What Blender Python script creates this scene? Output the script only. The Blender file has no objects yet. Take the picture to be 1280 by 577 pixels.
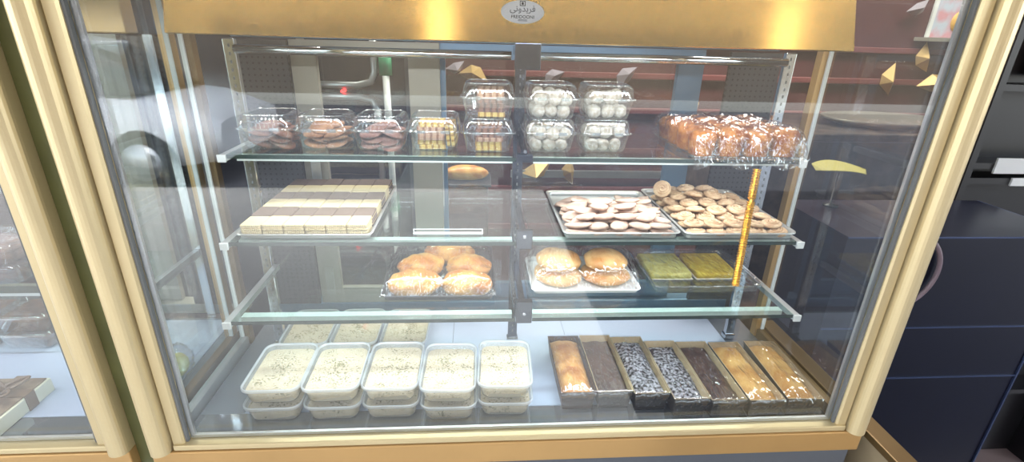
import bpy, bmesh, math, random
from mathutils import Vector, Matrix, noise, Euler
random.seed(7)
R = math.radians
PI = math.pi
scene = bpy.context.scene
COL = scene.collection

SKY = .85; SHOP = 45.; EXPO = .85; LED1 = 4.2; LED2 = .38; GLOBE = 26.

# ------------------------------------------------------------------ helpers
class MB:
    """collects shapes in one bmesh; build() links them as one mesh object"""
    def __init__(self):
        self.bm = bmesh.new()
        self.mi = 0
    def _f(self, vs, smooth=False):
        try:
            f = self.bm.faces.new(vs)
        except ValueError:
            return None
        f.material_index = self.mi
        f.smooth = smooth
        return f
    def box(self, x0, x1, y0, y1, z0, z1, M=None):
        vs = [Vector((x, y, z)) for z in (z0, z1) for y in (y0, y1) for x in (x0, x1)]
        if M: vs = [M @ v for v in vs]
        b = [self.bm.verts.new(v) for v in vs]
        for q in ((0, 2, 3, 1), (4, 5, 7, 6), (0, 1, 5, 4), (2, 6, 7, 3), (0, 4, 6, 2), (1, 3, 7, 5)):
            self._f([b[i] for i in q])
        return self
    def rings(self, rings, cap0=True, cap1=True, smooth=True, closed=True):
        """loft through rings of equal length"""
        rr = [[self.bm.verts.new(p) for p in r] for r in rings]
        n = len(rr[0])
        for a, b in zip(rr[:-1], rr[1:]):
            for i in range(n if closed else n - 1):
                j = (i + 1) % n
                self._f([a[i], a[j], b[j], b[i]], smooth)
        if cap0: self._f(list(reversed(rr[0])))
        if cap1: self._f(rr[-1])
        return rr
    def tube(self, pts, r, n=10, cap=True):
        pts = [Vector(p) for p in pts]
        rs = r if isinstance(r, (list, tuple)) else [r] * len(pts)
        prev = None; out = []
        for i, p in enumerate(pts):
            if i == 0: d = pts[1] - p
            elif i == len(pts) - 1: d = p - pts[i - 1]
            else: d = pts[i + 1] - pts[i - 1]
            d.normalize()
            if prev is None:
                a = Vector((0, 0, 1)) if abs(d.z) < .9 else Vector((1, 0, 0))
                u = d.cross(a).normalized()
            else:
                u = (prev - d * prev.dot(d)).normalized()
            prev = u
            v = d.cross(u)
            out.append([p + (u * math.cos(2 * PI * k / n) + v * math.sin(2 * PI * k / n)) * rs[i] for k in range(n)])
        self.rings(out, cap, cap)
        return self
    def lathe(self, prof, n=24, M=None):
        rings = []
        for r, z in prof:
            ring = [Vector((r * math.cos(2 * PI * k / n), r * math.sin(2 * PI * k / n), z)) for k in range(n)]
            rings.append([M @ p for p in ring] if M else ring)
        self.rings(rings)
        return self
    def prism(self, poly, z0, z1, smooth=False):
        self.rings([[Vector((x, y, z0)) for x, y in poly], [Vector((x, y, z1)) for x, y in poly]], smooth=smooth)
        return self
    def blob(self, c, rad, sub=3, amp=0., freq=1., seed=0., flat=None, M=None, pw=1.0):
        """noisy ellipsoid; flat = z below which it is flattened (fraction of rz)"""
        ret = bmesh.ops.create_icosphere(self.bm, subdivisions=sub, radius=1.0)
        so = Vector((seed * 13.7, seed * 7.1, seed * 3.3))
        for v in ret['verts']:
            p = v.co.normalized()
            k = 1 + amp * noise.noise(p * freq + so)
            q = Vector((math.copysign(abs(p.x) ** pw, p.x), math.copysign(abs(p.y) ** pw, p.y), p.z))
            z = q.z * k
            if flat is not None and z < flat: z = flat + (z - flat) * .08
            v.co = Vector((q.x * k * rad[0], q.y * k * rad[1], z * rad[2]))
            if M: v.co = M @ v.co
            v.co = v.co + Vector(c)
            for f in v.link_faces:
                f.smooth = True; f.material_index = self.mi
        return self
    def bevel(self, w, seg=2):
        bmesh.ops.remove_doubles(self.bm, verts=self.bm.verts, dist=1e-6)
        es = [e for e in self.bm.edges if len(e.link_faces) == 2 and e.calc_face_angle(0) > .5]
        bmesh.ops.bevel(self.bm, geom=es, offset=w, segments=seg, profile=.5, affect='EDGES', clamp_overlap=True)
        return self
    def build(self, name, mats, parent=None, smooth=None, recalc=True):
        if recalc: bmesh.ops.recalc_face_normals(self.bm, faces=self.bm.faces)
        me = bpy.data.meshes.new(name)
        self.bm.to_mesh(me); self.bm.free()
        for m in (mats if isinstance(mats, (list, tuple)) else [mats]):
            me.materials.append(m)
        if smooth is not None:
            for p in me.polygons: p.use_smooth = smooth
        o = bpy.data.objects.new(name, me)
        COL.objects.link(o)
        if parent: o.parent = parent
        return o

def rr(w, d, r, n=6, z=0., cx=0., cy=0., wav=0., wn=0):
    """rounded rectangle ring, optionally corrugated"""
    pts = []
    for (sx, sy, a0) in ((1, 1, 0), (-1, 1, 90), (-1, -1, 180), (1, -1, 270)):
        for k in range(n + 1):
            a = R(a0 + 90 * k / n)
            pts.append((sx * (w / 2 - r) + r * math.cos(a), sy * (d / 2 - r) + r * math.sin(a)))
    if wn:                                         # resample straight sides with ribs
        out = []
        m = len(pts)
        for i in range(m):
            a = Vector(pts[i]); b = Vector(pts[(i + 1) % m])
            L = (b - a).length
            out.append(tuple(a))
            if i % (n + 1) == n:
                t = (b - a) / L; nrm = Vector((t.y, -t.x))
                k = 36
                for q in range(1, k):
                    s = q / k
                    e = min(1, min(s, 1 - s) * 6)
                    out.append(tuple(a + t * L * s + nrm * wav * e * math.sin(2 * PI * s * 36 / 4 * 1.0)))
        pts = out
    return [Vector((cx + x, cy + y, z)) for x, y in pts]

def tag(o, label=None, cat=None, group=None, kind=None):
    if label: o['label'] = label
    if cat: o['category'] = cat
    if group: o['group'] = group
    if kind: o['kind'] = kind
    return o

def empty(name, loc=(0, 0, 0), rz=0., label=None, cat=None, group=None):
    o = bpy.data.objects.new(name, None)
    o.empty_display_size = .02
    COL.objects.link(o)
    o.location = loc; o.rotation_euler = (0, 0, rz)
    return tag(o, label, cat, group)

def copy_tree(o, parent=None):
    c = o.copy(); COL.objects.link(c)
    if parent: c.parent = parent
    for ch in list(o.children): copy_tree(ch, c)
    return c

class Proto:
    """first use moves the prototype itself, later uses copy it"""
    def __init__(self, o): self.o = o; self.used = False
    def put(self, loc, rot=(0, 0, 0), label=None, group=None, scale=None):
        c = copy_tree(self.o) if self.used else self.o
        self.used = True
        c.location = loc; c.rotation_euler = rot
        if scale: c.scale = scale
        if label: c['label'] = label
        if group: c['group'] = group
        return c

# ------------------------------------------------------------------ materials
def nodes(name):
    m = bpy.data.materials.new(name); m.use_nodes = True
    nt = m.node_tree; nt.nodes.clear()
    out = nt.nodes.new('ShaderNodeOutputMaterial')
    return m, nt, out
def N(nt, t, **kw):
    n = nt.nodes.new(t)
    for k, v in kw.items():
        if k.startswith('i_'):
            key = k[2:].replace('_', ' ')
            n.inputs[key].default_value = v
        else: setattr(n, k, v)
    return n
def lin(c):
    """sRGB 0..255 -> linear rgba"""
    o = []
    for v in c:
        v /= 255
        o.append(v / 12.92 if v <= .04045 else ((v + .055) / 1.055) ** 2.4)
    return (*o, 1)

def solid(name, rgb, rough=.5, metal=0., spec=.5, noise_amt=0., nscale=30., bump=0., bscale=80., stretch=(1, 1, 1), sss=0., coat=0.):
    m, nt, out = nodes(name)
    p = N(nt, 'ShaderNodeBsdfPrincipled')
    p.inputs['Base Color'].default_value = lin(rgb)
    p.inputs['Roughness'].default_value = rough
    p.inputs['Metallic'].default_value = metal
    p.inputs['Specular IOR Level'].default_value = spec
    if coat: p.inputs['Coat Weight'].default_value = coat; p.inputs['Coat Roughness'].default_value = .1
    if sss:
        p.inputs['Subsurface Weight'].default_value = sss
        p.inputs['Subsurface Radius'].default_value = (.02, .012, .006)
        p.inputs['Subsurface Scale'].default_value = .3
    if noise_amt or bump:
        tc = N(nt, 'ShaderNodeTexCoord'); mp = N(nt, 'ShaderNodeMapping')
        mp.inputs['Scale'].default_value = stretch
        nt.links.new(tc.outputs['Object'], mp.inputs['Vector'])
    if noise_amt:
        n = N(nt, 'ShaderNodeTexNoise', i_Scale=nscale, i_Detail=4.)
        nt.links.new(mp.outputs[0], n.inputs['Vector'])
        hs = N(nt, 'ShaderNodeMapRange')
        hs.inputs['To Min'].default_value = 1 - noise_amt; hs.inputs['To Max'].default_value = 1 + noise_amt
        hs.inputs['From Min'].default_value = .3; hs.inputs['From Max'].default_value = .7
        nt.links.new(n.outputs['Fac'], hs.inputs['Value'])
        mx = N(nt, 'ShaderNodeMix', data_type='RGBA', blend_type='MULTIPLY')
        mx.inputs[0].default_value = 1
        mx.inputs[6].default_value = lin(rgb)
        nt.links.new(hs.outputs[0], mx.inputs[7])
        nt.links.new(mx.outputs[2], p.inputs['Base Color'])
    if bump:
        n2 = N(nt, 'ShaderNodeTexNoise', i_Scale=bscale, i_Detail=5.)
        nt.links.new(mp.outputs[0], n2.inputs['Vector'])
        b = N(nt, 'ShaderNodeBump', i_Strength=bump, i_Distance=.002)
        nt.links.new(n2.outputs['Fac'], b.inputs['Height'])
        nt.links.new(b.outputs[0], p.inputs['Normal'])
    nt.links.new(p.outputs[0], out.inputs[0])
    return m

def two_tone(name, a, b, scale=20., lo=.45, hi=.55, rough=.7, detail=6., bump=.3, bscale=None, stretch=(1, 1, 1), spec=.4, zmix=None, rand=True, coat=0.):
    """noise mix of two colours; zmix=(z0,z1,colour) browns the thing from z0 to z1 (object space)"""
    m, nt, out = nodes(name)
    p = N(nt, 'ShaderNodeBsdfPrincipled', i_Roughness=rough)
    p.inputs['Specular IOR Level'].default_value = spec
    if coat: p.inputs['Coat Weight'].default_value = coat; p.inputs['Coat Roughness'].default_value = .15
    tc = N(nt, 'ShaderNodeTexCoord'); mp = N(nt, 'ShaderNodeMapping')
    mp.inputs['Scale'].default_value = stretch
    nt.links.new(tc.outputs['Object'], mp.inputs['Vector'])
    if rand:
        oi = N(nt, 'ShaderNodeObjectInfo')
        vm = N(nt, 'ShaderNodeVectorMath', operation='SCALE'); vm.inputs[0].default_value = (3, 5, 7)
        nt.links.new(oi.outputs['Random'], vm.inputs['Scale'])
        nt.links.new(vm.outputs[0], mp.inputs['Location'])
    n = N(nt, 'ShaderNodeTexNoise', i_Scale=scale, i_Detail=detail)
    nt.links.new(mp.outputs[0], n.inputs['Vector'])
    mr = N(nt, 'ShaderNodeMapRange'); mr.inputs['From Min'].default_value = lo; mr.inputs['From Max'].default_value = hi
    nt.links.new(n.outputs['Fac'], mr.inputs['Value'])
    mx = N(nt, 'ShaderNodeMix', data_type='RGBA')
    mx.inputs[6].default_value = lin(a); mx.inputs[7].default_value = lin(b)
    nt.links.new(mr.outputs[0], mx.inputs[0])
    last = mx.outputs[2]
    if zmix:
        sp = N(nt, 'ShaderNodeSeparateXYZ'); nt.links.new(tc.outputs['Object'], sp.inputs[0])
        m2 = N(nt, 'ShaderNodeMapRange', interpolation_type='SMOOTHSTEP')
        m2.inputs['From Min'].default_value = zmix[0]; m2.inputs['From Max'].default_value = zmix[1]
        nt.links.new(sp.outputs['Z'], m2.inputs['Value'])
        mx2 = N(nt, 'ShaderNodeMix', data_type='RGBA')
        mx2.inputs[7].default_value = lin(zmix[2])
        nt.links.new(last, mx2.inputs[6]); nt.links.new(m2.outputs[0], mx2.inputs[0])
        last = mx2.outputs[2]
    nt.links.new(last, p.inputs['Base Color'])
    if bump:
        n2 = N(nt, 'ShaderNodeTexNoise', i_Scale=bscale or scale * 2, i_Detail=4.)
        nt.links.new(mp.outputs[0], n2.inputs['Vector'])
        b = N(nt, 'ShaderNodeBump', i_Strength=bump, i_Distance=.002)
        nt.links.new(n2.outputs['Fac'], b.inputs['Height'])
        nt.links.new(b.outputs[0], p.inputs['Normal'])
    nt.links.new(p.outputs[0], out.inputs[0])
    return m

def clear(name, tint=(255, 255, 255), base=.04, rough=.02, top=.9, bump=0., bscale=60., stretch=(1, 1, 1), milk=0., milkcol=(235, 240, 245), gain=1., crease=0.):
    """thin see-through sheet: transparent body with a reflection that grows at grazing angles"""
    m, nt, out = nodes(name)
    lw = N(nt, 'ShaderNodeLayerWeight', i_Blend=.5)
    pw = N(nt, 'ShaderNodeMath', operation='POWER'); pw.inputs[1].default_value = 4.
    nt.links.new(lw.outputs['Facing'], pw.inputs[0])
    ma = N(nt, 'ShaderNodeMath', operation='MULTIPLY_ADD', use_clamp=True)
    ma.inputs[1].default_value = top - base; ma.inputs[2].default_value = base
    nt.links.new(pw.outputs[0], ma.inputs[0])
    tr = N(nt, 'ShaderNodeBsdfTransparent'); tr.inputs[0].default_value = lin(tint)
    gl = N(nt, 'ShaderNodeBsdfGlossy', i_Roughness=rough)
    gl.inputs[0].default_value = (gain, gain, gain, 1)
    fac = ma.outputs[0]
    if bump:
        tc = N(nt, 'ShaderNodeTexCoord'); mp = N(nt, 'ShaderNodeMapping'); mp.inputs['Scale'].default_value = stretch
        nt.links.new(tc.outputs['Object'], mp.inputs['Vector'])
        n = N(nt, 'ShaderNodeTexNoise', i_Scale=bscale, i_Detail=.6, i_Distortion=.8)
        nt.links.new(mp.outputs[0], n.inputs['Vector'])
        b = N(nt, 'ShaderNodeBump', i_Strength=min(bump, 1.), i_Distance=.004 * max(1., bump))
        nt.links.new(n.outputs['Fac'], b.inputs['Height'])
        nt.links.new(b.outputs[0], gl.inputs['Normal'])
        nt.links.new(b.outputs[0], lw.inputs['Normal'])
    body = tr.outputs[0]
    if milk:
        df = N(nt, 'ShaderNodeBsdfDiffuse'); df.inputs[0].default_value = lin(milkcol)
        tl = N(nt, 'ShaderNodeBsdfTranslucent'); tl.inputs[0].default_value = lin(milkcol)
        a = N(nt, 'ShaderNodeMixShader', i_Fac=.4)
        nt.links.new(df.outputs[0], a.inputs[1]); nt.links.new(tl.outputs[0], a.inputs[2])
        mm = N(nt, 'ShaderNodeMixShader', i_Fac=milk)
        nt.links.new(tr.outputs[0], mm.inputs[1]); nt.links.new(a.outputs[0], mm.inputs[2])
        body = mm.outputs[0]
    ms = N(nt, 'ShaderNodeMixShader')
    nt.links.new(fac, ms.inputs[0]); nt.links.new(body, ms.inputs[1]); nt.links.new(gl.outputs[0], ms.inputs[2])
    nt.links.new(ms.outputs[0], out.inputs[0])
    return m

def emit(name, rgb, s):
    m, nt, out = nodes(name)
    e = N(nt, 'ShaderNodeEmission', i_Strength=s); e.inputs[0].default_value = lin(rgb)
    nt.links.new(e.outputs[0], out.inputs[0])
    return m

def area(name, loc, rot, sx, sy, e, col=(1, 1, 1)):
    l = bpy.data.lights.new(name, 'AREA'); l.shape = 'RECTANGLE'; l.size = sx; l.size_y = sy; l.energy = e; l.color = col
    o = bpy.data.objects.new(name, l); COL.objects.link(o); o.location = loc; o.rotation_euler = rot
    return o

def brushed(name, rgb, rough=.3, aniso=.8):
    m, nt, out = nodes(name)
    p = N(nt, 'ShaderNodeBsdfPrincipled', i_Roughness=rough, i_Metallic=1., i_Anisotropic=aniso)
    p.inputs['Anisotropic Rotation'].default_value = .25
    p.inputs['Base Color'].default_value = lin(rgb)
    t = N(nt, 'ShaderNodeTangent', direction_type='UV_MAP')
    nt.links.new(t.outputs[0], p.inputs['Tangent'])
    tc = N(nt, 'ShaderNodeTexCoord'); mp = N(nt, 'ShaderNodeMapping'); mp.inputs['Scale'].default_value = (1.5, 1, 400)
    nt.links.new(tc.outputs['Object'], mp.inputs['Vector'])
    n = N(nt, 'ShaderNodeTexNoise', i_Scale=3., i_Detail=3.)
    nt.links.new(mp.outputs[0], n.inputs['Vector'])
    mr = N(nt, 'ShaderNodeMapRange'); mr.inputs['To Min'].default_value = rough - .02; mr.inputs['To Max'].default_value = rough + .03
    nt.links.new(n.outputs['Fac'], mr.inputs['Value']); nt.links.new(mr.outputs[0], p.inputs['Roughness'])
    nt.links.new(p.outputs[0], out.inputs[0])
    return m

M = {}
M['cream_gold'] = solid('champagne_anodised', (206, 188, 146), rough=.36, metal=.5)
M['gold_face'] = solid('gold_anodised', (194, 156, 102), rough=.36, metal=.6, noise_amt=.06, nscale=6)
M['bronze'] = solid('bronze_anodised', (112, 90, 58), rough=.4, metal=.5)
M['fascia'] = brushed('brushed_gold', (200, 164, 100), rough=.22, aniso=.85)
M['chrome'] = solid('chrome', (205, 208, 212), rough=.12, metal=1.)
M['dark_chrome'] = solid('dark_chrome', (92, 97, 108), rough=.16, metal=1.)
M['alu'] = solid('satin_aluminium', (196, 202, 206), rough=.32, metal=.85)
M['white_cap'] = solid('white_plastic', (225, 228, 228), rough=.4)
M['seal'] = solid('grey_seal', (104, 106, 106), rough=.6)
M['spacer'] = solid('spacer_aluminium', (190, 194, 198), rough=.3, metal=.9, bump=.6, bscale=400)
M['glass'] = clear('front_glass', (250, 252, 251), base=.075, top=.95)
M['glass_side'] = clear('side_glass', (242, 248, 247), base=.08, top=.95)
M['glass_shelf'] = clear('shelf_glass', (240, 248, 245), base=.05, top=.85)
M['glass_edge'] = solid('green_glass_edge', (44, 60, 56), rough=.15, spec=.8)
M['white_deck'] = solid('white_deck', (174, 186, 210), rough=.35, spec=.4)
M['grey_deck'] = solid('grey_deck', (128, 136, 146), rough=.25, metal=.4)
M['gloss_strip'] = solid('gloss_strip', (140, 146, 154), rough=.08, metal=.75)
M['base_panel'] = solid('base_panel_grey', (78, 82, 88), rough=.4)
M['blue_alu'] = solid('blue_grey_aluminium', (96, 124, 150), rough=.4, metal=.45)
M['beige_alu'] = solid('beige_aluminium', (150, 146, 136), rough=.45, metal=.2)
M['black_plastic'] = solid('black_plastic', (26, 27, 30), rough=.35)
M['led'] = emit('cool_led', (236, 243, 255), 6.)
M['led_dim'] = emit('cool_led_low', (232, 240, 250), 3.)
for k_ in ('led', 'led_dim'): M[k_].cycles.emission_sampling = 'NONE'
M['olive'] = solid('olive_gap_shade', (96, 98, 58), rough=.45, metal=.3, noise_amt=.25, nscale=9)

# ------------------------------------------------------------------ camera
f_px = 617.475
pitch, yaw, roll = .38315, .07717, .02874
fwd = Vector((math.sin(yaw) * math.cos(pitch), math.cos(yaw) * math.cos(pitch), -math.sin(pitch)))
rgt = fwd.cross(Vector((0, 0, 1))).normalized()
up = rgt.cross(fwd)
r2 = rgt * math.cos(roll) + up * math.sin(roll)
u2 = -rgt * math.sin(roll) + up * math.cos(roll)
cam = bpy.data.cameras.new('camera'); cam_o = bpy.data.objects.new('camera', cam)
COL.objects.link(cam_o)
mat = Matrix((( r2.x, u2.x, -fwd.x, -.08814), (r2.y, u2.y, -fwd.y, -.693), (r2.z, u2.z, -fwd.z, .71594), (0, 0, 0, 1)))
cam_o.matrix_world = mat
cam.sensor_width = 36; cam.sensor_fit = 'HORIZONTAL'
cam.lens = f_px / 1280 * 36
cam.clip_start = .02; cam.clip_end = 300
scene.camera = cam_o

Z1, Z2, Z3 = .502, .355, .219          # shelf tops
Y1, Y2, Y3 = .195, .145, .100          # shelf fronts
XS, XU, YU = .536, .558, .346          # bracket, upright positions
GZ = -.80                              # pavement level

# ------------------------------------------------------------------ display case
def post_profile(s):
    p = [(.588, .018), (.588, -.006), (.591, -.009), (.606, -.009), (.607, -.004), (.6095, -.004), (.6095, -.012)]
    for k in range(13):
        a = PI - PI * k / 12
        p.append((.6258 + .0163 * math.cos(a), -.013 - .0145 * math.sin(a)))
    p += [(.642, .018)]
    p = [(x * s, y) for x, y in p]
    return p if s > 0 else list(reversed(p))

def glass_panel(name, mat, x0, x1, y0, y1, z0, z1, parent):
    """single sheet pane"""
    b = MB(); b.box(x0, x1, y0, y1, z0, z1)
    return b.build(name, mat, parent)

def sheet(name, pts, mat, parent):
    b = MB(); b._f([b.bm.verts.new(p) for p in pts])
    return b.build(name, mat, parent)

def make_case(name, label, full=True):
    root = empty(name, (0, 0, GZ), 0, label, 'display case')
    O = Vector((0, 0, -GZ))
    class P(MB):
        def build(self, nm, mt, parent=root, **k):
            if parent is root:
                for v in self.bm.verts: v.co += O
            else:
                for v in self.bm.verts: v.co += O
            return super().build(nm, mt, parent, **k)
    ztop = .95
    for s in (-1, 1):
        b = P(); b.prism(post_profile(s), .034, ztop)
        # rounded foot of the post
        b.build('corner_post', M['cream_gold'])
        b = P(); b.box(*(sorted((s * .584, s * .588))), -.004, .003, .046, ztop); b.build('glass_gasket', M['seal'])
        b = P(); b.box(*(sorted((s * .576, s * .584))), .0045, .0095, .053, ztop); sp = b.build('glass_spacer', M['spacer'])
        # rear corner post with a pale gasket
        xa = .647
        b = P(); b.box(*sorted((s * (xa - .016), s * (xa + .004))), .352, .372, -.0, ztop); rp = b.build('rear_post', M['bronze'] if s < 0 else M['gold_face'])  # left post's gold darkened in its colour for veil and shade
        b = P(); b.box(*sorted((s * (xa - .004), s * (xa + .004))), .3475, .3515, .022, ztop); b.build('gasket', M['white_cap'], rp)
        # side glass
        b = P(); b._f([b.bm.verts.new(p) for p in ((s * .645, .018, .022), (s * .645, .352, .022), (s * .645, .352, ztop), (s * .645, .018, ztop))])
        b.build('side_glass', M['glass_side'])
        b = P(); b.box(*sorted((s * .636, s * .654)), .018, .372, -.012, .021); b.bevel(.002); b.build('side_rail', M['alu'] if s < 0 else M['bronze'])
    b = P(); b.box(-.642, .642, -.016, .018, -.012, .0335); b.bevel(.0025); b.build('bottom_rail', M['gold_face'])
    b = P(); b.box(-.606, .606, -.013, .0185, .0338, .0455); b.bevel(.002); b.build('glazing_bead', M['cream_gold'])
    b = P()
    for y in (.002, .012):
        b._f([b.bm.verts.new(p) for p in ((-.588, y, .046), (.588, y, .046), (.588, y, ztop), (-.588, y, ztop))])
    b.build('front_glass', M['glass'])
    b = P(); b.box(-.584, .584, .0045, .0095, .0465, .0525); b.build('glass_spacer', M['spacer'])
    b = P(); b.box(-.640, .640, .0, .47, GZ, -.0125); b.build('base_panel', M['base_panel'])
    # deck
    b = P(); b.box(-.634, .634, .019, .470, -.012, -.002); b.build('deck_base', M['grey_deck'])
    if full:
        dx = [-.548, -.147, .137, .544]
    else:
        dx = [-.6, .0, .6]
    for a, c in zip(dx[:-1], dx[1:]):
        b = P(); b.box(a + .0006, c - .0006, .114, .458, -.0018, .0); b.build('deck_plate', M['white_deck'])
    b = P(); b.box(-.632, .632, .020, .1125, -.0018, .0); b.build('front_channel', M['gloss_strip'])
    # thin vent ribs at the very front
    b = P()
    for i in range(210):
        x = -.625 + i * .00596
        b.box(x, x + .003, .022, .034, .0001, .004)
    b.build('vent_ribs', M['alu'])
    # canopy: tilted gold fascia, top box and lamp
    xL, xR = -.500, .462
    b = P()
    prof = [(.040, .703), (.044, .7015), (.052, .7015), (.0525, .706), (.080, .790), (.20, .83), (.20, .84), (.072, .80)]
    b.rings([[Vector((xL, y, z)) for y, z in prof], [Vector((xR, y, z)) for y, z in prof]], smooth=False)
    fa = b.build('fascia', M['fascia'])
    uv = fa.data.uv_layers.new(name='UVMap')
    for l in fa.data.loops:
        co = fa.data.vertices[l.vertex_index].co
        uv.data[l.index].uv = (co.x, co.z)
    b = P(); b.box(xL - .03, xR + .03, .10, .46, .845, .86); b.build('canopy_top', M['alu'])
    b = P(); b.box(xL + .02, xR - .02, .066, .086, .716, .722); b.build('canopy_lamp', M['led'])
    b = P(); b.box(xL + .01, xR - .01, .060, .095, .7225, .732); b.build('lamp_housing', M['white_cap'])
    # rear frame header and doors
    b = P(); b.box(-.62, .62 if full else .49, .490, .530, .690, .80); b.bevel(.003); b.build('rear_header', M['blue_alu'] if full else M['gold_face'])
    b = P(); b.box(-.62, .62, .490, .530, -.0, .03); b.bevel(.003); b.build('rear_sill', M['blue_alu'] if full else M['beige_alu'])
    def door(x0, x1, y, mt, wl, wr, nm='rear_door'):
        d = P()
        d.box(x0, x0 + wl, y, y + .016, .031, .688); d.box(x1 - wr, x1, y, y + .016, .031, .688)
        d.box(x0 + wl, x1 - wr, y, y + .016, .655, .688); d.box(x0 + wl, x1 - wr, y, y + .016, .031, .075)
        d = d.build(nm, mt)
        g = P(); g._f([g.bm.verts.new(p) for p in ((x0 + wl, y + .008, .075), (x1 - wr, y + .008, .075), (x1 - wr, y + .008, .655), (x0 + wl, y + .008, .655))])
        g.build('door_glass', M['glass_side'], d)
        h = P(); h.box(x0 + wl * .3, x0 + wl * .7, y - .006, y - .0005, .30, .42); h.bevel(.002); h.build('handle', M['alu'], d)
    door(-.499, -.172, .492, M['beige_alu'], .055, .070)
    door(-.190, .452, .510, M['blue_alu'] if full else M['beige_alu'], .03, .062)
    # perforated panels beside the doors
    for s in (-1, 1):
        b = P()
        b.box(*sorted((s * .500, s * .622)), .480, .4895, .035, .685)
        pp = b.build('vent_panel', M['perf'])
    return root, P

# perforated metal
def perforated():
    m, nt, out = nodes('perforated_metal')
    p = N(nt, 'ShaderNodeBsdfPrincipled', i_Roughness=.45, i_Metallic=.5)
    tc = N(nt, 'ShaderNodeTexCoord')
    vo = N(nt, 'ShaderNodeTexVoronoi', i_Scale=80., i_Randomness=.0)
    nt.links.new(tc.outputs['Object'], vo.inputs['Vector'])
    mr = N(nt, 'ShaderNodeMapRange'); mr.inputs['From Min'].default_value = .40; mr.inputs['From Max'].default_value = .46
    nt.links.new(vo.outputs['Distance'], mr.inputs['Value'])
    mx = N(nt, 'ShaderNodeMix', data_type='RGBA')
    mx.inputs[6].default_value = lin((12, 13, 16)); mx.inputs[7].default_value = lin((60, 62, 66))
    nt.links.new(mr.outputs[0], mx.inputs[0]); nt.links.new(mx.outputs[2], p.inputs['Base Color'])
    nt.links.new(p.outputs[0], out.inputs[0])
    return m
M['perf'] = perforated()

area('canopy_led', (-.02, .076, .7155), (R(10), 0, 0), .91, .02, LED1, (.93, .965, 1))
case, P = make_case('display_case', 'gold framed glass pastry display case with brushed gold fascia and three tiers of glass shelves')
# shelves, brackets, uprights of the main case
for x in (-XU, 0, XU):
    b = P(); b.box(x - .011, x + .011, YU - .004, YU + .008, .0, .690); b.bevel(.0015); upr = b.build('upright', M['chrome'] if x else M['dark_chrome'])
    b = P()
    for i in range(44):
        b.box(x - .0015, x + .0015, YU - .0046, YU - .0041, .03 + i * .015, .036 + i * .015)
    b.build('slots', M['seal'], upr)
    b = P(); b.box(x - .014, x + .014, YU - .008, YU + .012, .0, .014); b.bevel(.003); b.build('foot', M['chrome'], upr)
for x0, x1 in ((-.545, -.020), (.012, .545)):
    b = P(); b.tube([(x0, YU - .012, .672), (x1, YU - .012, .672)], .0085, 12); b.build('top_rail', M['chrome'])
b = P(); b.box(-.030, .010, .10, .106, .662, .7005); b.bevel(.001); b.build('canopy_bracket', M['dark_chrome'])
b = P(); b.box(-.016, -.004, .106, YU - .004, .675, .690); b.build('canopy_arm', M['dark_chrome'])
for z, y in ((Z1, Y1), (Z2, Y2), (Z3, Y3)):
    for s in (-1, 1):
        b = P(); b.box(*sorted((s * (XS - .006), s * (XS + .007))), y, YU - .0045, z - .013, z - .0008); b.bevel(.0015); br = b.build('side_bracket', M['alu'])
        b = P(); b.box(*sorted((s * (XS - .0065), s * (XS + .0075))), y - .003, y - .0002, z - .0135, z - .0003); b.build('end_cap', M['white_cap'], br)
        xa, xb = sorted((s * .016, s * (XS - .0065)))
        b = P(); b.box(xa, xb, y + .002, .450, z - .008, z - .0005)
        g = b.build('glass_shelf', [M['glass_shelf'], M['glass_edge']])
        g.data.polygons[0].material_index = 0
        for pg in g.data.polygons:
            if pg.normal.y < -.9: pg.material_index = 1
        b = P(); b.box(xa + .004, xb - .004, y + .030, y + .033, z - .0185, z - .0085); b.box(xa + .004, xb - .004, y + .033, y + .046, z - .0112, z - .0085); st = b.build('shelf_rail', M['white_cap'])
        b = P(); b.box(xa + .01, xb - .01, y + .035, y + .044, z - .0150, z - .0116); b.build('led_strip', M['led_dim'], st)
    area('shelf_led', (0, y + .0395, z - .0152), (0, 0, 0), 1.03, .009, LED2 * 2, (.92, .96, 1))
    h0, h1 = {Z1: (-.009, .006), Z2: (-.014, .022), Z3: (-.010, .036)}[z]
    b = P(); b.box(-.015, .015, y - .002, y + .012, z + h0, z + h1); b.bevel(.0015); cb = b.build('centre_clamp', M['dark_chrome'])
    b = P(); b.box(-.006, .006, y + .0125, YU - .0045, z - .012, z + .012); b.build('arm', M['dark_chrome'], cb)
    b = P(); b.tube([(0, y - .0055, z + .012), (0, y - .0021, z + .012)], .003, 10); b.build('screw', M['chrome'], cb)

# oval maker's plate on the fascia
def text_mesh(txt, size, M4, mat, name, parent, extrude=.00015, shear=0.):
    cu = bpy.data.curves.new('txt', 'FONT')
    cu.body = txt; cu.size = size; cu.align_x = 'CENTER'; cu.extrude = extrude; cu.offset = size * .008; cu.shear = shear
    o = bpy.data.objects.new('txt', cu); COL.objects.link(o)
    dg = bpy.context.evaluated_depsgraph_get()
    me = bpy.data.meshes.new_from_object(o.evaluated_get(dg))
    bpy.data.objects.remove(o); 
    me.transform(M4); me.materials.clear(); me.materials.append(mat); me.name = name
    ob = bpy.data.objects.new(name, me); COL.objects.link(ob); ob.parent = parent
    return ob
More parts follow.
